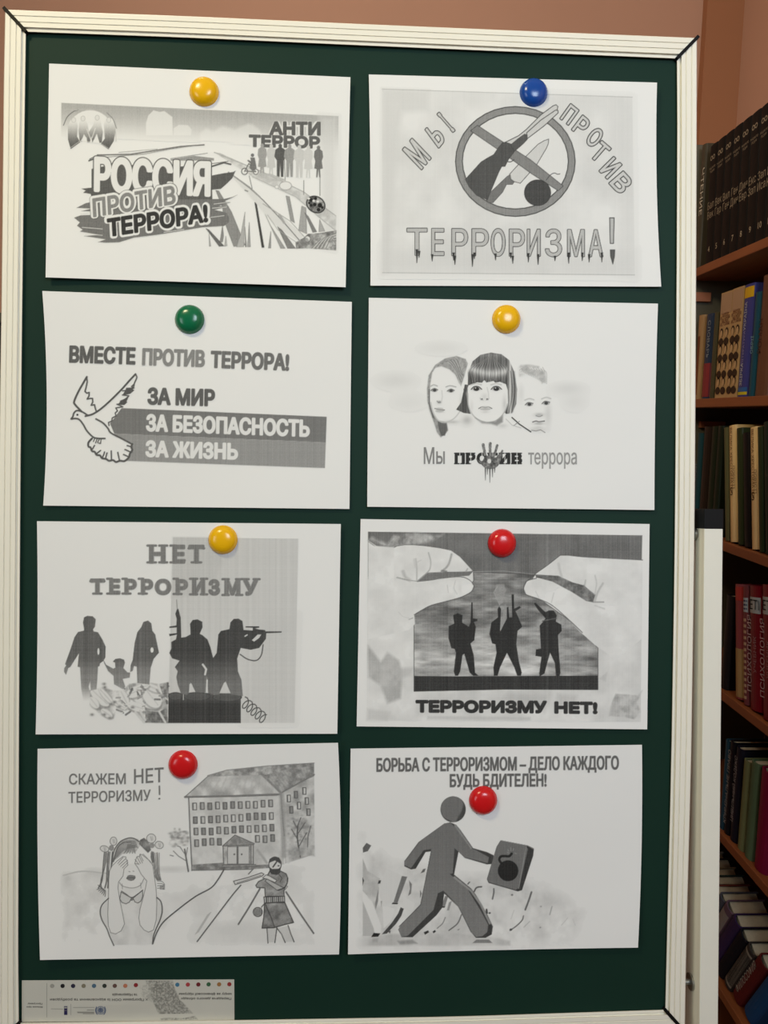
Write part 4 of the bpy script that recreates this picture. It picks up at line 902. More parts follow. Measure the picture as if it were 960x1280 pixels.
c.ell(338, 640, 46, 46, .75, line=.35, lw=8)
for k in range(5): c.stroke([(300 + k * 18, 610), (315 + k * 14, 675)], 6, .4); c.stroke([(298, 615 + k * 14), (378, 600 + k * 16)], 4, .5)
c.stroke([(375, 590), (402, 560)], 10, .4)
c.part('printed_girl', 'pencil drawn girl with pigtails hiding her face in her hands').crop(110, 1030, .125)
L = .40
c.poly([(315, 740), (440, 770), (545, 740), (535, 800), (505, 900), (510, 990), (560, 1060), (600, 1080), (650, 1040), (645, 1200), (255, 1210), (210, 1080), (300, 1095), (365, 1010), (340, 880)], nz(24, 75, .84, .95), .9, soft=10)
c.poly([(205, 740), (125, 850), (130, 930), (200, 1060), (200, 900)], .9, .8); c.poly([(685, 735), (740, 820), (735, 930), (690, 1020), (688, 850)], .9, .8)
c.poly([(240, 400), (265, 250), (330, 170), (410, 140), (500, 150), (530, 200), (470, 290), (400, 290), (340, 300), (270, 370)], nz(10, 76, .72, .94), .9, soft=8)
c.poly([(520, 160), (560, 138), (610, 180), (630, 260), (600, 290), (550, 240), (510, 200)], nz(8, 77, .42, .66), .95, soft=6)
def K(p, w=7, v=L): c.stroke(p, w, v, .95, sm=True)
for k in range(9): K([(262 - 2 * k, 330 + 6 * k), (300 + 8 * k, 220 + 5 * k), (380 + 12 * k, 170 + 8 * k), (470 + 4 * k, 168 + 9 * k)], 6, .55)
for k in range(9): K([(400 + k * 9, 200 + k * 2), (385 + k * 10, 250), (360 + k * 14, 295 - (k % 2) * 15)], 6, .5)
K([(240, 400), (260, 270), (320, 180), (400, 142), (460, 145), (510, 175)], 11); K([(255, 380), (290, 250), (350, 190), (430, 180)], 7)
for k, (a, b) in enumerate(((155, 290), (172, 290), (195, 300), (210, 320), (235, 300))): K([(a + 10, 280), (a - 2, 420), (b - 150 - 10 * k if k < 2 else a - 8, 560), (a - 50 + 12 * k, 640)], 10 if k % 2 else 14, .45)
K([(215, 470), (200, 560), (200, 640)], 8, .45)
for k in range(6): K([(100 + k * 14, 610 + k * 10), (130 + k * 9, 640 + k * 8), (90 + k * 16, 655 + k * 14)], 7, .4)
for k in range(5): K([(630 + k * 20, 290), (650 + k * 15, 400), (660 + k * 14, 500), (690 + k * 10, 560)], 12 if k % 2 else 7, .45)
c.poly([(632, 270), (660, 280), (668, 380), (640, 390), (625, 330)], .5, .9, soft=5); c.poly([(162, 285), (195, 285), (190, 380), (165, 430), (155, 400)], .6, .8, soft=5); c.poly([(665, 455), (700, 450), (705, 520), (670, 515)], .6, .8, soft=6)
for k in range(4): K([(695, 570 + 24 * k), (740, 575 + 22 * k), (765, 610 + 14 * k), (720, 620 + 10 * k)], 6, .45)
for x, y, rx, ry, ro in ((255, 172, 34, 42, 0), (165, 248, 44, 30, .25), (632, 145, 46, 46, 0), (712, 210, 42, 36, .3)): c.ell(x, y, rx, ry, .93, .95, 0, ro, line=.5, lw=6); c.stroke([(x - 6, y - 18), (x + 4, y + 20)], 5, .6); c.stroke([(x + 10, y - 18), (x + 14, y + 16)], 4, .65)
c.ell(235, 240, 26, 30, .6, .9, 6); c.ell(640, 215, 26, 26, .62, .9, 6)
c.poly([(318, 580), (345, 540), (360, 470), (395, 400), (470, 395), (520, 480), (560, 540), (520, 610), (440, 640), (370, 625)], .97)
K([(315, 585), (345, 620), (440, 640), (520, 615), (560, 545)], 6, .55)
c.poly([(385, 545), (400, 518), (425, 512), (445, 515), (470, 520), (472, 540), (455, 560), (430, 566), (405, 560)], .58, line=.42, lw=5); c.stroke([(388, 542), (430, 536), (470, 540)], 6, .36)
c.stroke([(408, 474), (422, 478)], 6, .55); c.stroke([(448, 470), (460, 474)], 6, .55)
arm1 = [(215, 470), (240, 420), (290, 370), (350, 325), (380, 330), (378, 350), (395, 365), (392, 390), (400, 410), (360, 450), (350, 520), (305, 580), (300, 640), (318, 760), (345, 890), (365, 1000), (330, 1070), (275, 1100), (225, 1085), (203, 1020), (198, 900), (205, 700), (208, 560)]
arm2 = [(545, 310), (520, 300), (515, 325), (490, 325), (480, 350), (468, 395), (500, 440), (530, 500), (588, 570), (575, 640), (545, 760), (520, 850), (508, 940), (520, 1010), (560, 1060), (605, 1082), (655, 1060), (682, 960), (688, 800), (680, 640), (660, 500), (650, 420), (620, 370)]
for a in (arm1, arm2): c.poly(a, .96); c.stroke(a + [a[0]], 5, .42)
for a in ([(298, 395), (350, 335)], [(310, 410), (378, 345)], [(325, 425), (392, 365)], [(345, 440), (398, 385)], [(520, 305), (552, 370)], [(512, 325), (545, 390)], [(490, 330), (525, 395)], [(470, 355), (510, 405)], [(500, 400), (470, 395)]): c.stroke(a, 5, .45)
K([(550, 300), (590, 340), (630, 390)], 5, .5)
K([(335, 670), (380, 700), (435, 735), (490, 705), (548, 660)], 8); c.ell(438, 748, 14, 16, .6, line=.35, lw=5)
c.poly([(330, 680), (435, 740), (415, 780), (380, 798), (340, 785), (318, 750)], .88, line=.38, lw=7); c.poly([(545, 665), (450, 742), (470, 780), (500, 790), (530, 770), (548, 720)], .88, line=.38, lw=7)
K([(340, 600), (345, 650)], 5, .5); K([(525, 590), (530, 640)], 5, .5)
K([(205, 742), (140, 810), (122, 880), (140, 960), (190, 1050), (215, 1120), (258, 1215)], 11, .36); K([(690, 735), (730, 780), (742, 870), (720, 960), (680, 1050), (655, 1120), (645, 1200)], 12, .36)
c.part('printed_lettering', 'handwritten pencil capitals').crop(80, 955, .13542)
for t, bl, br, h in (('СКАЖЕМ', (48, 188), (568, 184), 96), ('НЕТ', (648, 182), (918, 165), 132), ('ТЕРРОРИЗМУ', (42, 358), (798, 336), 98)): c.text(t, bl, br, (0, -h), .44, grow=-1.6)
c.stroke([(880, 205), (882, 280)], 14, .5); c.ell(880, 320, 9, 7, .4)
c.halftone(.022, 17, .004); sh.print(c, .975)

# ---- 8: bottom right
q = [(438.3, 935.8), (802.5, 931), (797.5, 1184.6), (435, 1193)]
sh = Sheet(q, (.003, .003, .007, .008), (0, 0, 2, -1))
sh.build('printed_sheet', 'sheet with a grey running figure carrying a case with a bomb on it, bottom right', 'poster', SHEETS)
c = Canvas(*bbox(q)); c.part('printed_picture', 'pale grey tumbled shapes behind the figure').crop(420, 920, .41667)
c.poly([(80, 300), (160, 380), (400, 420), (600, 440), (740, 520), (700, 620), (480, 628), (80, 626)], nz(26, 81, .86, 1.0), .9, soft=50)
c.crop(450, 1020, .15625)
c.poly([(20, 960), (500, 930), (960, 950), (1200, 1000), (1200, 1035), (20, 1038)], nz(30, 82, .80, .92), .9, soft=20)
c.poly([(22, 340), (60, 440), (160, 500), (145, 590), (120, 745), (95, 680), (22, 600)], nz(20, 83, .76, .9)); c.poly([(210, 418), (335, 475), (270, 695), (180, 705), (145, 610)], .93); c.poly([(22, 620), (100, 690), (170, 880), (165, 930), (120, 940), (22, 680)], .98)
c.poly([(22, 680), (110, 900), (120, 960), (22, 960)], .78, .8); c.poly([(345, 640), (440, 700), (420, 760), (340, 740)], .95); c.poly([(180, 720), (280, 740), (250, 840), (190, 900)], .97)
for p, v in (([(335, 480), (378, 486), (300, 695), (268, 690)], .52), ([(262, 692), (306, 697), (298, 706), (254, 704)], .2), ([(325, 730), (350, 742), (330, 800), (290, 860), (215, 940), (175, 946), (250, 860), (305, 780)], .34), ([(110, 935), (162, 940), (145, 965), (90, 968)], .2), ([(22, 255), (52, 215), (90, 236), (62, 282), (24, 292)], .45), ([(20, 490), (32, 515), (22, 555)], .25), ([(150, 515), (168, 515), (162, 540), (142, 542)], .3), ([(392, 515), (415, 545), (408, 620), (385, 640), (400, 580)], .55), ([(480, 590), (495, 620), (480, 660)], .55), ([(505, 425), (526, 420), (515, 448), (485, 458)], .45),
             ([(120, 700), (150, 570), (145, 680), (125, 750)], .6), ([(165, 680), (178, 680), (170, 730)], .7), ([(680, 640), (706, 640), (680, 725), (652, 725)], .58), ([(648, 722), (682, 724), (675, 734), (648, 732)], .2), ([(712, 690), (735, 680), (712, 755), (695, 755)], .66), ([(510, 930), (545, 915), (552, 930), (520, 950)], .25), ([(580, 925), (600, 912), (608, 925), (588, 938)], .25), ([(775, 910), (800, 900), (790, 915)], .6), ([(225, 925), (245, 915), (240, 940)], .35)): c.poly(p, v, soft=4)
for p, w, v in (([(682, 812), (660, 860), (618, 898)], 8, .6), ([(812, 790), (780, 860), (712, 915)], 10, .5), ([(865, 545), (872, 532)], 9, .55)): c.stroke(p, w, v, sm=True)
c.poly([(300, 1000), (420, 990), (460, 1020), (320, 1028)], .62, .8, soft=16); c.poly([(100, 985), (150, 975), (140, 1010), (100, 1010)], .7, .6, soft=14)
c.crop(580, 1080, .15625)
for p, w, v in (([(82, 220), (95, 195), (112, 185), (140, 182)], 12, .42), ([(238, 198), (238, 230), (228, 280)], 12, .48), ([(540, 225), (515, 300), (490, 366)], 14, .46), ([(476, 415), (465, 450), (420, 495), (368, 532)], 10, .52), ([(400, 370), (376, 440)], 8, .8), ([(704, 340), (686, 405)], 9, .74), ([(180, 365), (184, 392)], 14, .3), ([(525, 460), (480, 505)], 8, .82), ([(30, 160), (45, 145)], 10, .5), ([(830, 430), (780, 490)], 7, .88), ([(870, 440), (890, 490)], 7, .88)): c.stroke(p, w, v, soft=3, sm=True)
for x, y, r_, v in ((385, 248, 10, .35), (205, 392, 9, .4), (375, 525, 11, .35), (610, 508, 8, .65), (615, 340, 8, .7)): c.ell(x, y, r_, r_ * .8, v, soft=4)
c.poly([(68, 632), (100, 604), (200, 604), (228, 632)], .58, soft=5); c.poly([(240, 300), (400, 240), (480, 370), (380, 480), (260, 440)], .97, .6, soft=20)
c.part('printed_figure', 'grey three-dimensional running figure with a case').crop(490, 980, .19792)
c.poly([(330, 250), (368, 242), (405, 258), (432, 290), (512, 405), (600, 430), (642, 450), (636, 505), (600, 508), (460, 467), (420, 428), (392, 572), (500, 660), (530, 700), (600, 820), (637, 900), (630, 950), (590, 972), (530, 972), (495, 930), (420, 770), (330, 690), (318, 780), (280, 830), (130, 968), (60, 967), (40, 920), (55, 890), (180, 760), (205, 640), (250, 425), (212, 430), (150, 535), (120, 540), (78, 520), (78, 490), (170, 365)], .30)
fig = lambda X, Y: .50 + .05 * ramp(Y, 300, 900)
c.poly([(330, 250), (368, 243), (402, 275), (490, 405), (520, 412), (612, 462), (605, 500), (460, 463), (395, 405), (384, 565), (365, 568), (480, 668), (560, 800), (608, 890), (602, 935), (570, 962), (532, 966), (495, 930), (420, 770), (325, 674), (290, 690), (262, 795), (100, 958), (60, 965), (40, 920), (55, 890), (180, 760), (205, 640), (248, 410), (200, 418), (120, 532), (78, 512), (80, 488), (170, 365)], fig)
for p, w, v in (([(395, 590), (500, 675), (560, 760), (618, 880)], 14, .64), ([(400, 262), (440, 320), (500, 405)], 14, .60), ([(170, 368), (80, 488)], 4, .4)): c.stroke(p, w, v, soft=5)
c.stroke([(45, 900), (180, 765), (248, 425)], 4, .38); c.stroke([(330, 690), (420, 775), (500, 935)], 4, .38)
c.ell(386, 160, 80, 82, .33); c.poly([(308, 150), (325, 108), (375, 78), (425, 90), (452, 130), (440, 170), (420, 200), (400, 240), (365, 230), (325, 205)], .5, sm=True); c.stroke([(452, 130), (440, 170), (405, 235)], 6, .42)
def rr_(p, v): c.poly(p, v, sm=False, grow=8)
rr_([(690, 364), (855, 396), (888, 412), (884, 450), (815, 664), (795, 670), (615, 618), (608, 600), (668, 400)], .28)
rr_([(690, 366), (838, 396), (850, 412), (795, 650), (780, 660), (618, 614), (610, 598), (668, 400)], .50)
c.stroke([(848, 392), (800, 660)], 5, .62); c.stroke([(690, 358), (858, 390), (893, 410)], 4, .6)
c.ell(733, 548, 65, 66, .20); c.stroke([(692, 502), (678, 480), (685, 460), (705, 455), (740, 456), (755, 440)], 15, .2, sm=True)
for a in ([(732, 415), (738, 425)], [(750, 402), (751, 420)], [(768, 408), (764, 420)], [(775, 435), (785, 440)], [(728, 432), (740, 436)]): c.stroke(a, 6, .62)
c.part('printed_heading', 'two lines of narrow grey capitals').crop(420, 920, .41667)
c.text('БОРЬБА С ТЕРРОРИЗМОМ – ДЕЛО КАЖДОГО', (121, 108), (849, 101), (0, -42), .44, grow=1.6); c.text('БУДЬ БДИТЕЛЕН!', (341, 154), (632, 152), (0, -40), .44, grow=1.6)
c.halftone(.014, 18, .012); sh.print(c)

# ---------------------------------------------------------------- magnets
def gloss(n, rgb): return material(n, rgb, 0.22, noise=0.06, scale=15, spec=0.5)
MY, MB_, MG, MR = gloss('yellow_plastic', (236, 180, 12)), gloss('blue_plastic', (18, 70, 150)), gloss('green_plastic', (10, 104, 66)), gloss('red_plastic', (205, 24, 28))
magnet(255, 114.2, MY, 'yellow magnet holding the brush-stroke title sheet at the top left')
magnet(667.2, 115.6, MB_, 'the only blue magnet, on the sheet with the crossed-out ring')
magnet(236.9, 399, MG, 'the only green magnet, on the sheet with the dove')
magnet(633.2, 398.6, MY, 'yellow magnet on the sheet with three children\'s faces')
magnet(278.6, 674.6, MY, 'yellow magnet beside slab letters on the family silhouettes sheet')
magnet(627.8, 679, MR, 'red magnet on the sheet with two large hands')
magnet(228.6, 955.9, MR, 'red magnet on the pencil drawing of a girl and a school')
magnet(604.2, 1000.8, MR, 'red magnet beside the head of the running figure')

# ---------------------------------------------------------------- label stuck along the bottom of the board
q = [(27.3, 1225.5), (292.8, 1224.3), (293, 1275.6), (27.2, 1277.6)]
M['label'] = material('label_film', (196, 194, 184), 0.45, noise=0.06, scale=60)
PAPER_SAVE = PAPER; PAPER = lin((196, 194, 184))
st = Sheet(q, (0, 0, 0, 0), z0=.0003); lab = st.build('adhesive_label', None, None, None, 12, 6, M['label'], board, eps=.00008, thick=.0001)
lab['label'] = 'pale label with upside-down small print, coloured dots and a scuffed grey patch'
c = Canvas(*bbox(q), res=2.5); c.part('worn_patch', 'scuffed grey patch where the print has rubbed away').crop(150, 1215, .15625)
c.poly([(205, 68), (420, 68), (440, 140), (480, 220), (570, 320), (620, 378), (330, 386), (290, 290), (265, 240), (230, 160)], nz(4, 91, .60, .92), .95, soft=14); c.poly([(160, 120), (250, 80), (260, 240), (180, 200)], nz(4, 92, .75, 1.0), .7, soft=20)
c.part('printed_lettering', 'upside-down rows of small print')
def flip(t, x0, x1, y, h, v=.42): c.text(t, (x1, y), (x0, y), (0, h), v, grow=.6)   # reads from the other side
flip('Передача даного обладн', 490, 890, 205, 18); flip('миру за фінансової підтрим', 472, 892, 168, 18)
c.part('printed_lettering', 'upside-down rows of small print').crop(20, 1215, .14583)
flip('х Програми ООН із відновлення та розбудови', 292, 1130, 228, 20); flip('та Нідерландів', 825, 1040, 186, 20)
flip('Більше про', 90, 228, 294, 13, .5); flip('Програму', 100, 226, 266, 13, .5); c.stroke([(264, 98), (264, 388)], 3, .6); c.stroke([(470, 275), (470, 390)], 3, .62)
for a in ([(302, 316), (400, 318)], [(492, 304), (670, 304)]): c.stroke(a, 5, .72)
for y, x0 in ((326, 610), (343, 525), (350, 530), (358, 575)): c.stroke([(x0, y), (668, y)], 5, .60)
c.part('printed_logo', 'dark blue block logo')
BL = np.array([.42, .47, .62])
c.poly([(412, 293), (440, 293), (440, 368), (412, 368)], np.array([.22, .20, .42])); c.poly([(414, 300), (438, 300), (438, 312), (414, 312)], .85); c.stroke([(412, 330), (440, 330)], 3, .7)
c.part('printed_emblem', 'small round blue emblem'); c.ell(725, 328, 40, 36, np.array([.62, .66, .76])); c.ell(725, 328, 30, 27, .92); c.ell(725, 328, 26, 24, np.array([.55, .6, .72]), line=.9, lw=3)
for a in ([(699, 328), (751, 328)], [(725, 304), (725, 352)], [(707, 310), (743, 346)], [(743, 310), (707, 346)]): c.stroke(a, 3, BL)
c.stroke([(690, 300), (682, 330), (695, 362), (720, 372)], 8, BL, sm=True); c.stroke([(760, 300), (768, 330), (755, 362), (730, 372)], 8, BL, sm=True); c.ell(722, 318, 9, 8, BL)
st.print(c)
PAPER = PAPER_SAVE
DOTS = [(310, (150, 148, 140)), (400, (22, 20, 22)), (490, (36, 34, 58)), (580, (124, 118, 98)), (669, (72, 100, 120)), (759, (44, 50, 44)), (847, (96, 70, 62)), (937, (178, 112, 84))]
dots = [(20 + x * .14583, 1215 + (119 + (x - 310) * -.002) * .14583, cc) for x, cc in DOTS] + [(150 + x * .15625, 1215 + y * .15625, cc) for x, y, cc in ((127, 104, (130, 36, 40)), (459, 101, (62, 112, 140)), (543, 100, (160, 58, 62)), (627, 99, (104, 26, 32)), (709, 98, (48, 92, 60)), (793, 98, (150, 106, 58)), (875, 97, (142, 44, 44)))]
for k, (x, y, cc) in enumerate(dots):
    p = P(x, y, .0003) - st.c; bm = bmesh.new(); rad = .0021
    bmesh.ops.create_circle(bm, cap_ends=True, segments=20, radius=rad)
    ext = bmesh.ops.extrude_face_region(bm, geom=list(bm.faces)); bmesh.ops.translate(bm, vec=(0, 0, .0001), verts=[v for v in ext['geom'] if isinstance(v, bmesh.types.BMVert)])
    o = from_bm('colour_dot', bm, material('dot_ink', cc, .6), lab); o.location = Vector((p[0], p[1], .00008 + p[2] * 0))
    o.location.z = p[2] + .0001
    if k == 0: o['label'] = 'pale ringed dot'
# ---------------------------------------------------------------- bookcase along the right wall
M['cleat'] = material('pinkish_wood', (176, 112, 84), .6)
XF = 0.75; BD = 0.27; BT = 0.019
SHY = [319.7, 497.0, 677.5, 866.0, 1046.0, 1244.0]        # upper front edge of each shelf at x = 905
SHZ = [ray_x(905, y, XF)[2] for y in SHY]
Y1 = ray_x(869.5, 260, XF + .008)[1] + .006; Y0 = 1.02
bc = empty('bookcase', (XF, (Y0 + Y1) / 2, 0)); tag(bc, 'brown wooden open bookcase full of books along the right wall behind the board', 'bookcase')
def child(o, root): 
    o.parent = root; o.matrix_parent_inverse = Matrix.Translation(-root.location); return o
for z in SHZ + [0.08]:
    child(box_obj('shelf', (XF, XF + BD, Y0, Y1, z - BT, z), M['wood'], None, .0015), bc)
ztop = ray_y(884, 181, Y1)[2]
child(box_obj('side_panel', (XF + .004, XF + BD, Y1, Y1 + .018, 0, ztop), M['olive'], None, .001), bc)['label'] = 'grey-green end panel'
child(box_obj('side_panel', (XF, XF + BD, Y0 - .018, Y0, 0, ztop), M['wood'], None, .001), bc)
child(box_obj('shelf_cleat', (XF + .004, XF + .055, Y1 - .012, Y1, ray_y(885, 378, Y1)[2], ray_y(885, 366.5, Y1)[2]), M['cleat'], None, .001), bc)
child(box_obj('shelf_cleat', (XF + .05, XF + .11, Y1 - .012, Y1, ray_y(905, 535, Y1)[2], ray_y(905, 527, Y1)[2]), M['cleat'], None, .001), bc)
child(box_obj('back_panel', (XF + BD, XF + BD + .004, Y0, Y1, 0, SHZ[0]), M['dark_wood']), bc)

def text_mesh(t, size, sx=1.0):
    c_ = bpy.data.curves.new('t', 'FONT'); c_.body = t; c_.size = size; c_.align_x = 'CENTER'; c_.resolution_u = 2
    o = bpy.data.objects.new('t', c_); COL.objects.link(o)
    dg = bpy.context.evaluated_depsgraph_get(); me = bpy.data.meshes.new_from_object(o.evaluated_get(dg))
    bpy.data.objects.remove(o); bpy.data.curves.remove(c_)
    me.transform(Matrix.Diagonal((sx, 1, 1, 1)))
    return me
_bm_cache = {}
def book_mats(rgb, rough=.45): 
    k = (rgb, rough)
    if k not in _bm_cache: _bm_cache[k] = material('book_cover', rgb, rough, noise=.2, scale=25, spec=.2)
    return _bm_cache[k]
R_H = Matrix(((0, 0, -1), (-1, 0, 0), (0, 1, 0))).to_4x4()     # text x -> -Y, y -> +Z, faces -X
R_UP = Matrix(((0, 0, -1), (0, 1, 0), (1, 0, 0))).to_4x4()     # reads upwards
R_DN = Matrix(((0, 0, -1), (0, -1, 0), (-1, 0, 0))).to_4x4()   # reads downwards
class Book:
    """spine centred at the origin, facing -X; thickness along Y, height up"""
    def __init__(s, T, H, D, rgb, rough=.45, proto=None, round_=.25):
        s.T, s.H, s.D, s.r = T, H, D, round_
        if proto is not None:
            s.o = proto.o.copy(); COL.objects.link(s.o)
            for ch in proto.shared:
                q_ = ch.copy(); COL.objects.link(q_); q_.parent = s.o
        else:
            m_ = book_mats(rgb, rough); b = bmesh.new(); n = 8; b_ = .0025
            out = []; inn = []
            for k in range(n + 1):
                a = math.pi * k / n - math.pi / 2; yy = math.sin(a) * T / 2; xx = T * round_ * (1 - math.cos(a))
                out.append((xx, yy)); inn.append((xx + b_, yy * (1 - 2 * b_ / T)))
            out = [(D, -T / 2)] + out + [(D, T / 2)]; inn = [(D, -T / 2 + b_)] + inn + [(D, T / 2 - b_)]
            loop = out + inn[::-1]
            vb = [b.verts.new((x, y, 0)) for x, y in loop]; vt = [b.verts.new((x, y, H)) for x, y in loop]
            N = len(out); L_ = len(loop)
            for k in range(L_): b.faces.new((vb[k], vb[(k + 1) % L_], vt[(k + 1) % L_], vt[k]))
            for k in range(N - 1):
                b.faces.new((vt[k], vt[k + 1], vt[L_ - 2 - k], vt[L_ - 1 - k])); b.faces.new((vb[k + 1], vb[k], vb[L_ - 1 - k], vb[L_ - 2 - k]))
            s.o = from_bm('book', b, m_)
            s.shared = [box_obj('page_block', (T * round_ + b_, D - .004, -T / 2 + b_, T / 2 - b_, .003, H - .004), M['pages'], s.o)]
    def word(s, t, z, size, rgb, rot=R_H, y=0.0, sx=1.0, name='spine_lettering'):
        me = text_mesh(t, size, sx); me.transform(Matrix.Translation((-.0005, y, z)) @ rot)
        return new_obj(name, me, book_mats(rgb, .6), s.o)
    def band(s, z0, z1, rgb, name='spine_band', w=.94):
        T = s.T * w; b = bmesh.new(); n = 6
        f = lambda k, e: (s.T * s.r * (1 - math.cos(math.asin(max(-1, min(1, (k / n - .5) * 2 * w))))) - e, (k / n - .5) * T)
        for k in range(n):
            (xa_, ya_), (xb_, yb_) = f(k, .0004), f(k + 1, .0004)
            b.faces.new([b.verts.new(v) for v in ((xa_, ya_, z0), (xa_, ya_, z1), (xb_, yb_, z1), (xb_, yb_, z0))])
        return from_bm(name, b, book_mats(rgb, .5), s.o)
    def place(s, x, y, z, lean=0.0, label=None, group=None):
        s.o.location = (x, y, z); s.o.rotation_euler = (lean, 0, 0)
        tag(s.o, label, 'book', group); return s
def from_px(pl, pr, py_top, row, rgb, D=.15, setback=.008, lean=0.0, label=None, group=None, rough=.45, proto=None, round_=.25):
    X = XF + setback; ya = ray_x(pl, py_top, X)[1]; yb = ray_x(pr, py_top, X)[1]; zt = ray_x(pl, py_top, X)[2]
    T = max((ya - yb) * math.cos(lean) - .0008, .004); H = zt - SHZ[row] - .0005; yc = (ya + yb) / 2
    b = Book(T, H, D, rgb, rough, proto, round_)
    # a leaning book turns on the bottom edge that carries it
    dz = abs(math.sin(lean)) * T / 2
    b.place(X, yc + math.sin(lean) * H, SHZ[row] + .0004 + dz, lean, label, group)
    return b
# row 1: black encyclopedia volumes, copied from one prototype
GE = 'black encyclopedia volumes on the top shelf'
LET = [('Бал', 'Век'), ('Век', 'Гар'), ('Вил', 'Ген'), ('Ген', 'Дин'), ('Дин', 'Евр'), ('Екс', 'Зап'), ('Зап', 'Иса'), ('Исл', 'Кам')]
ORD = ['farthest away, beside the narrow olive one', 'second from the far end', 'third from the far end', 'fourth from the far end', 'fourth from the near end', 'third from the near end', 'second from the near end', 'nearest the edge of view']
yfar = ray_x(882.5, 260, XF + .008)[1]; TH = .0358
Hs = ray_x(884, 187, XF + .008)[2] - SHZ[0]
proto = None; SIL = (152, 136, 114)
for k in range(8):
    b = Book(TH - .0012, Hs, .20, (7, 6, 5), .6, proto, .07)
    if proto is None: proto = b
    b.word(str(4 + k), Hs * .10, .017, (190, 172, 146)); b.word(LET[k][0], Hs * .465, .022, SIL, sx=.8); b.word(LET[k][1], Hs * .385, .022, SIL, sx=.8)
    b.word('ЭНЦИКЛО', Hs * .80, .0058, SIL); b.word('ПЕДИЯ', Hs * .77, .0058, SIL); b.word('∞', Hs * .86, .026, SIL, name='spine_ornament')
    b.place(XF + .008, yfar - TH * (k + .5) - .012, SHZ[0] + .0004 + .0009, -.05, 'black encyclopedia volume on the top shelf, ' + ORD[k], GE)
b = from_px(876.5, 882, 183, 0, (74, 66, 52), D=.17, label='narrow olive book with white upright title, at the far end of the top shelf', group=None)
b.word('ЧТЕНИЕ', b.H * .62, .020, (215, 205, 185), R_DN, y=0, sx=1.3)
# row 2
b = from_px(872, 879, 395, 1, (168, 132, 92), label='thin tan book at the far end of the second shelf'); b.band(b.H * .05, b.H * .75, (120, 66, 36), w=.4)
b = from_px(880.5, 892, 394, 1, (40, 58, 84), label='blue and red book with white specks, second shelf, beside the tan one')
b.band(.004, b.H * .42, (140, 52, 56)); b.word('СЛОВАРЬ', b.H * .70, .017, (150, 160, 170), R_DN)
from_px(892.3, 897, 391, 1, (78, 72, 50), label='thin olive book between the blue-red one and the portrait volumes')
GP = 'pair of volumes with rows of portraits on the spine'
def portraits(b):
    b.band(b.H * .80, b.H * .985, (176, 142, 112), 'title_panel'); 
    for k, z in enumerate((.775, .745, .715, .685)): b.word('ИСТОРИЯ' if k % 2 else 'НАУКИ', b.H * z, .0095, (96, 34, 26), sx=.9)
    for r_ in range(4):
        for q_ in range(2):
            z = b.H * (.52 - .155 * r_); y = b.T * (.22 - .44 * q_) if r_ or True else 0
            me = bmesh.new(); xo_ = -.0002 + b.T * b.r * (1 - math.cos(math.asin(.44)))
            for (sy, sz, w, h) in ((0, .022, .0072, .0095), (0, .003, .0108, .0080)):
                vs = [me.verts.new((xo_ - .0006, y + sy + w * math.cos(a * math.pi / 7), z + sz + h * math.sin(a * math.pi / 7))) for a in range(14)]
                me.faces.new(vs)
            from_bm('portrait', me, book_mats((58, 40, 26), .6), b.o)
            me = bmesh.new(); vs = [me.verts.new((xo_ - .0009, y + .0056 * math.cos(a * math.pi / 7), z + .0195 + .0078 * math.sin(a * math.pi / 7))) for a in range(14)]; me.faces.new(vs)
            from_bm('portrait_face', me, book_mats((196, 160, 118), .6), b.o)
b = from_px(901.5, 916, 367, 1, (186, 150, 104), round_=.02, label='cream volume with rows of brown portraits on the spine, the farther of the pair', group=GP); portraits(b)
b = from_px(916.2, 929.6, 361.5, 1, (186, 150, 104), round_=.02, label='cream volume with rows of brown portraits, the nearer of the pair, beside the blue spine', group=GP); portraits(b)
b = from_px(930, 942.5, 357, 1, (58, 62, 132), round_=.1, label='violet-blue book with yellow stripes top and bottom on the second shelf')
b.band(b.H * .88, b.H * .975, (214, 168, 26)); b.band(.004, b.H * .045, (206, 186, 40)); b.band(b.H * .046, b.H * .085, (44, 96, 160))
b.word('УКРАЇНА', b.H * .72, .0125, (190, 190, 200), R_UP); b.word('ЛІТЕРАТУРА', b.H * .44, .0105, (150, 140, 190), R_UP); b.word('ЗБІРКА', b.H * .2, .0125, (200, 200, 205), R_UP)
b = from_px(943, 950, 366, 1, (24, 74, 92), label='narrow teal book beside the violet-blue one'); b.word('ОБРІЇ', b.H * .5, .012, (130, 170, 180), R_UP)
b = from_px(950.6, 966, 346, 1, (104, 66, 46), label='tall brown mottled book nearest the edge of view on the second shelf'); b.word('РОМАН', b.H * .5, .018, (70, 36, 22), R_UP)
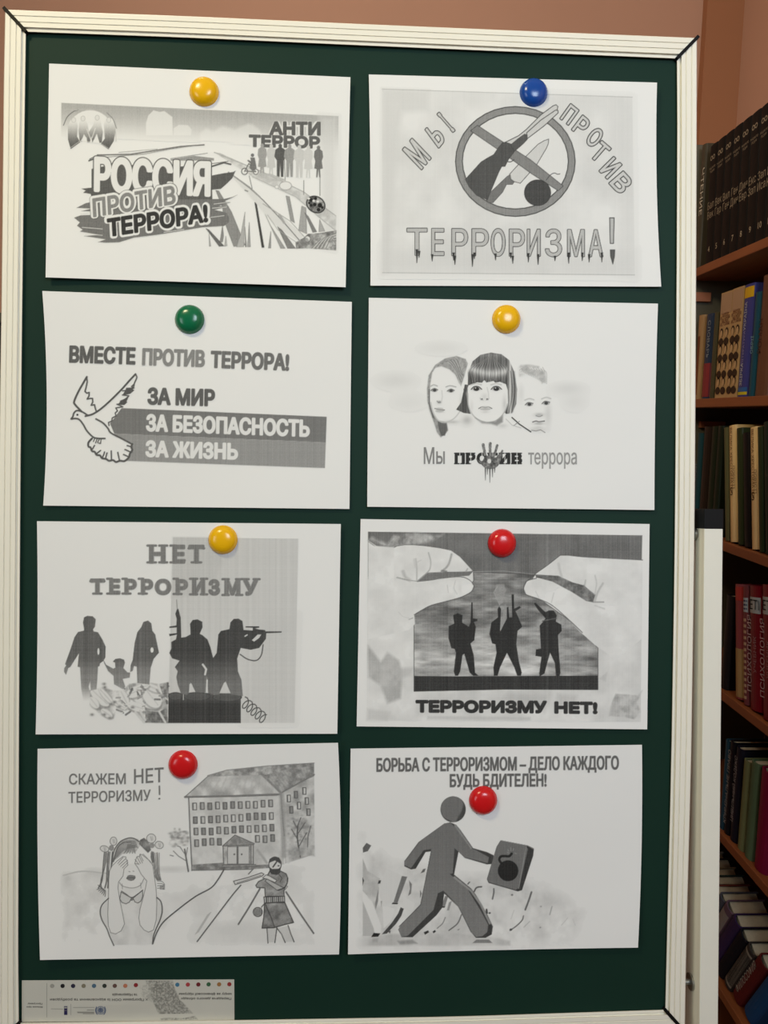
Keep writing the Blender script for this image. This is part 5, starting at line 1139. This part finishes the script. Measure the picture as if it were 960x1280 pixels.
# row 3
LN = -math.radians(10)
b = from_px(871, 877.5, 541, 2, (26, 66, 74), label='teal book at the far end of the third shelf'); b.word('КРАЙ', b.H * .6, .014, (110, 130, 150), R_UP)
from_px(878, 888.5, 533, 2, (38, 28, 22), label='dark brown book on the third shelf, second from the far end')
from_px(889, 896, 532.5, 2, (30, 38, 24), label='dark green book behind the stand post, right of the dark brown one')
from_px(896.5, 903, 532, 2, (26, 34, 22), label='blackish green book, left of the light olive one, third shelf')
b = from_px(903.8, 908.5, 533, 2, (92, 90, 58), lean=LN, label='thin light olive book leaning on the third shelf beside a cream one')
for (a, z_, tp, lb) in ((909, 918, 531, 'cream book with brown upright title, third shelf, between olive and dark green books'), (935.5, 945, 533, 'cream book with brown upright title, third shelf, standing after the black book')):
    b = from_px(a, z_, tp, 2, (232, 196, 138), lean=LN, label=lb, group='cream books with upright titles')
    b.word('ВЕЛИКА ХРЕСТОМАТІЯ', b.H * .70, .0115, (112, 68, 34), R_DN, y=b.T * .10); b.word('ПОВІСТІ', b.H * .55, .011, (112, 68, 34), R_DN, y=-b.T * .22)
    b.word('S', b.H * .40, .024, (70, 44, 26), name='spine_ornament')
from_px(919, 926, 534, 2, (46, 54, 28), lean=LN, label='dark moss green book leaning right of the farther cream one')
from_px(926.5, 935, 540, 2, (22, 20, 20), lean=LN, label='black book leaning between two cream ones on the third shelf')
from_px(945.5, 951.5, 532, 2, (40, 50, 26), lean=LN, label='dark green book leaning right of the nearer cream one')
b = from_px(952, 962, 526, 2, (24, 40, 30), lean=LN, label='deep green book nearest the edge of view on the third shelf')
# row 4
b = from_px(906.5, 915.5, 742, 3, (30, 26, 28), label='black book beside the stand post on the fourth shelf')
b = from_px(916.5, 927, 728, 3, (150, 70, 72), lean=-math.radians(9), label='pink-red book with cream foot on the fourth shelf')
b.band(b.H * .86, b.H * .98, (184, 60, 54)); b.band(.004, b.H * .44, (176, 142, 92))
b = from_px(927.5, 934, 730, 3, (120, 60, 62), lean=-math.radians(9), label='narrow book with dark dotted spine and white head, fourth shelf')
b.band(b.H * .78, b.H * .9, (170, 176, 176))
for k in range(3): b.band(b.H * (.80 + .033 * k), b.H * (.815 + .033 * k), (40, 44, 90), 'dash', .8)
for k in range(14): b.band(b.H * (.05 + .05 * k), b.H * (.075 + .05 * k), (196, 160, 130), 'dash', .55)
GD = 'dark red books with white head band'
for a, z_, tp, lb, w_ in ((934.5, 949.5, 729.5, 'dark red book with white head band and upright title, fourth shelf, farther of two', 'ETI'), (950, 967, 728, 'dark red book with white head band, fourth shelf, nearest the edge of view', 'STI')):
    b = from_px(a, z_, tp, 3, (120, 16, 32), lean=-math.radians(9), label=lb, group=GD, rough=.3, round_=.15)
    b.band(b.H * .78, b.H * .91, (176, 182, 180)); b.word('ETI', b.H * .81, .028, (40, 50, 52), y=-.004); b.word('ПСИХОЛОГИЯ', b.H * .45, .021, (196, 170, 170), R_UP, y=.008); b.word('УЧЕБНИК', b.H * .45, .015, (170, 130, 130), R_UP, y=-.01)
# row 5
from_px(906, 911.5, 923, 4, (36, 74, 92), label='thin slate-blue book on the fifth shelf beside the stand post')
b = from_px(912, 918.3, 924, 4, (24, 22, 28), label='narrow black book with white title, fifth shelf, farther of two'); b.word('КРИМІНАЛЬНЕ ПРАВО', b.H * .5, .014, (170, 165, 160), R_UP)
b = from_px(919, 927.6, 931, 4, (26, 26, 38), label='blue-black book with white title, fifth shelf, left of pale green books'); b.word('ЦИВІЛЬНИЙ КОДЕКС', b.H * .55, .013, (170, 165, 165), R_UP)
from_px(928.2, 937, 947, 4, (120, 124, 82), label='pale olive book on the fifth shelf beside the blue-black one', rough=.7)
from_px(937.4, 948, 948, 4, (92, 112, 80), label='dull green book on the fifth shelf, left of the crimson one', rough=.7)
b = from_px(949, 964, 957, 4, (128, 14, 52), label='crimson book nearest the edge of view on the fifth shelf')
# bottom visible shelf: a lying pile with leaning books in front
rb = random.Random(3)
zb = SHZ[5] + .0006; ZMAX = ray_x(912, 1098, XF + .11)[2]
def leaning(y, T, H, rgb, label, words=None, bands=()):
    """a book slumped towards the camera, standing on its bottom edge"""
    X = XF + .012; b = Book(T, H, .083, rgb, .55); ang = math.radians(30)
    for (z0, z1, c3) in bands: b.band(H * z0, H * z1, c3, w=.85)
    if words: b.word(words, H * .5, T * .55, (176, 166, 150), R_UP)
    b.place(X, y, SHZ[5] + .0005 + math.sin(ang) * T / 2, ang, label, 'leaning books on the bottom shelf'); return b
zt_ = ray_x(908, 1086, XF + .03)[2]
for y_, T_, rgb_, nm_ in ((1.775, .0245, (168, 150, 120), 'pale tan'), (1.742, .0235, (120, 108, 80), 'olive grey'), (1.711, .0225, (176, 166, 150), 'ivory'), (1.682, .0235, (60, 46, 34), 'dark brown'),
                          (1.651, .0245, (150, 128, 96), 'sand'), (1.618, .0225, (40, 62, 56), 'bottle green'), (1.589, .0235, (128, 60, 48), 'brick red'), (1.559, .0225, (84, 84, 92), 'slate grey')):
    leaning(y_, T_, .186 + .004 * math.sin(y_ * 90), rgb_, nm_ + ' book leaning in the far half of the bottom shelf row')
leaning(1.527, .0300, .185, (110, 84, 96), 'greyish mauve book leaning at the far end of the bottom shelf', None, ((.1, .9, (150, 138, 128)),))
leaning(1.490, .0290, .178, (60, 40, 78), 'dark purple book leaning second on the bottom shelf')
leaning(1.455, .0290, .165, (20, 20, 28), 'black book leaning in the middle of the bottom shelf row')
leaning(1.420, .0290, .158, (60, 52, 46), 'dark book with two pale stripes leaning on the bottom shelf', None, ((.06, .94, (150, 140, 124)), (.10, .90, (60, 52, 46)),))
leaning(1.382, .0320, .163, (96, 26, 24), 'dark red book with pale title leaning on the bottom shelf', 'ФИЛОСОФИЯ')
leaning(1.336, .0370, .160, (26, 72, 116), 'blue book leaning nearest the edge of view on the bottom shelf')

# ---------------------------------------------------------------- dark cabinet whose edge shows left of the board
zc = ray_y(1, 392, 1.93)[2]; xr = -0.60
cb = empty('cabinet', (-1.15, 2.1, 0)); tag(cb, 'dark brown cabinet just showing behind the left edge of the chalkboard', 'cabinet')
DW = material('cabinet_dark_wood', (38, 26, 20), .5, rgb2=(22, 15, 12), scale=6, stretch=(1, 1, 6)); GT = material('cabinet_top', (84, 80, 60), .5, noise=.2)
child(box_obj('carcass', (-1.75, xr, 1.93, 2.29, 0.03, zc - .022), DW, None, .002), cb)
child(box_obj('top_board', (-1.77, xr + .02, 1.91, 2.30, zc - .022, zc), GT, None, .002), cb)
child(box_obj('plinth', (-1.74, xr - .01, 1.96, 2.28, 0, .03), DW), cb)
for k in range(2):
    xa_ = -1.74 + k * ((xr + 1.74) / 2); d = child(box_obj('door', (xa_ + .004, xa_ + (xr + 1.74) / 2 - .004, 1.914, 1.93, .05, zc - .03), DW, None, .003), cb)
    bmh = bmesh.new(); xh = xa_ + ((xr + 1.74) / 2 - .05 if k == 0 else .05); add_cyl(bmh, (xh, 1.895, zc * .55), (xh, 1.895, zc * .55 + .12), .006); add_cyl(bmh, (xh, 1.895, zc * .55 + .015), (xh, 1.916, zc * .55 + .015), .004); add_cyl(bmh, (xh, 1.895, zc * .55 + .105), (xh, 1.916, zc * .55 + .105), .004)
    h_ = from_bm('handle', bmh, M['steel']); h_.parent = d; h_.matrix_parent_inverse = d.matrix_world.inverted() if False else Matrix.Translation(-cb.location) @ Matrix.Translation(cb.location) @ Matrix.Identity(4)
    h_.matrix_parent_inverse = Matrix.Identity(4)
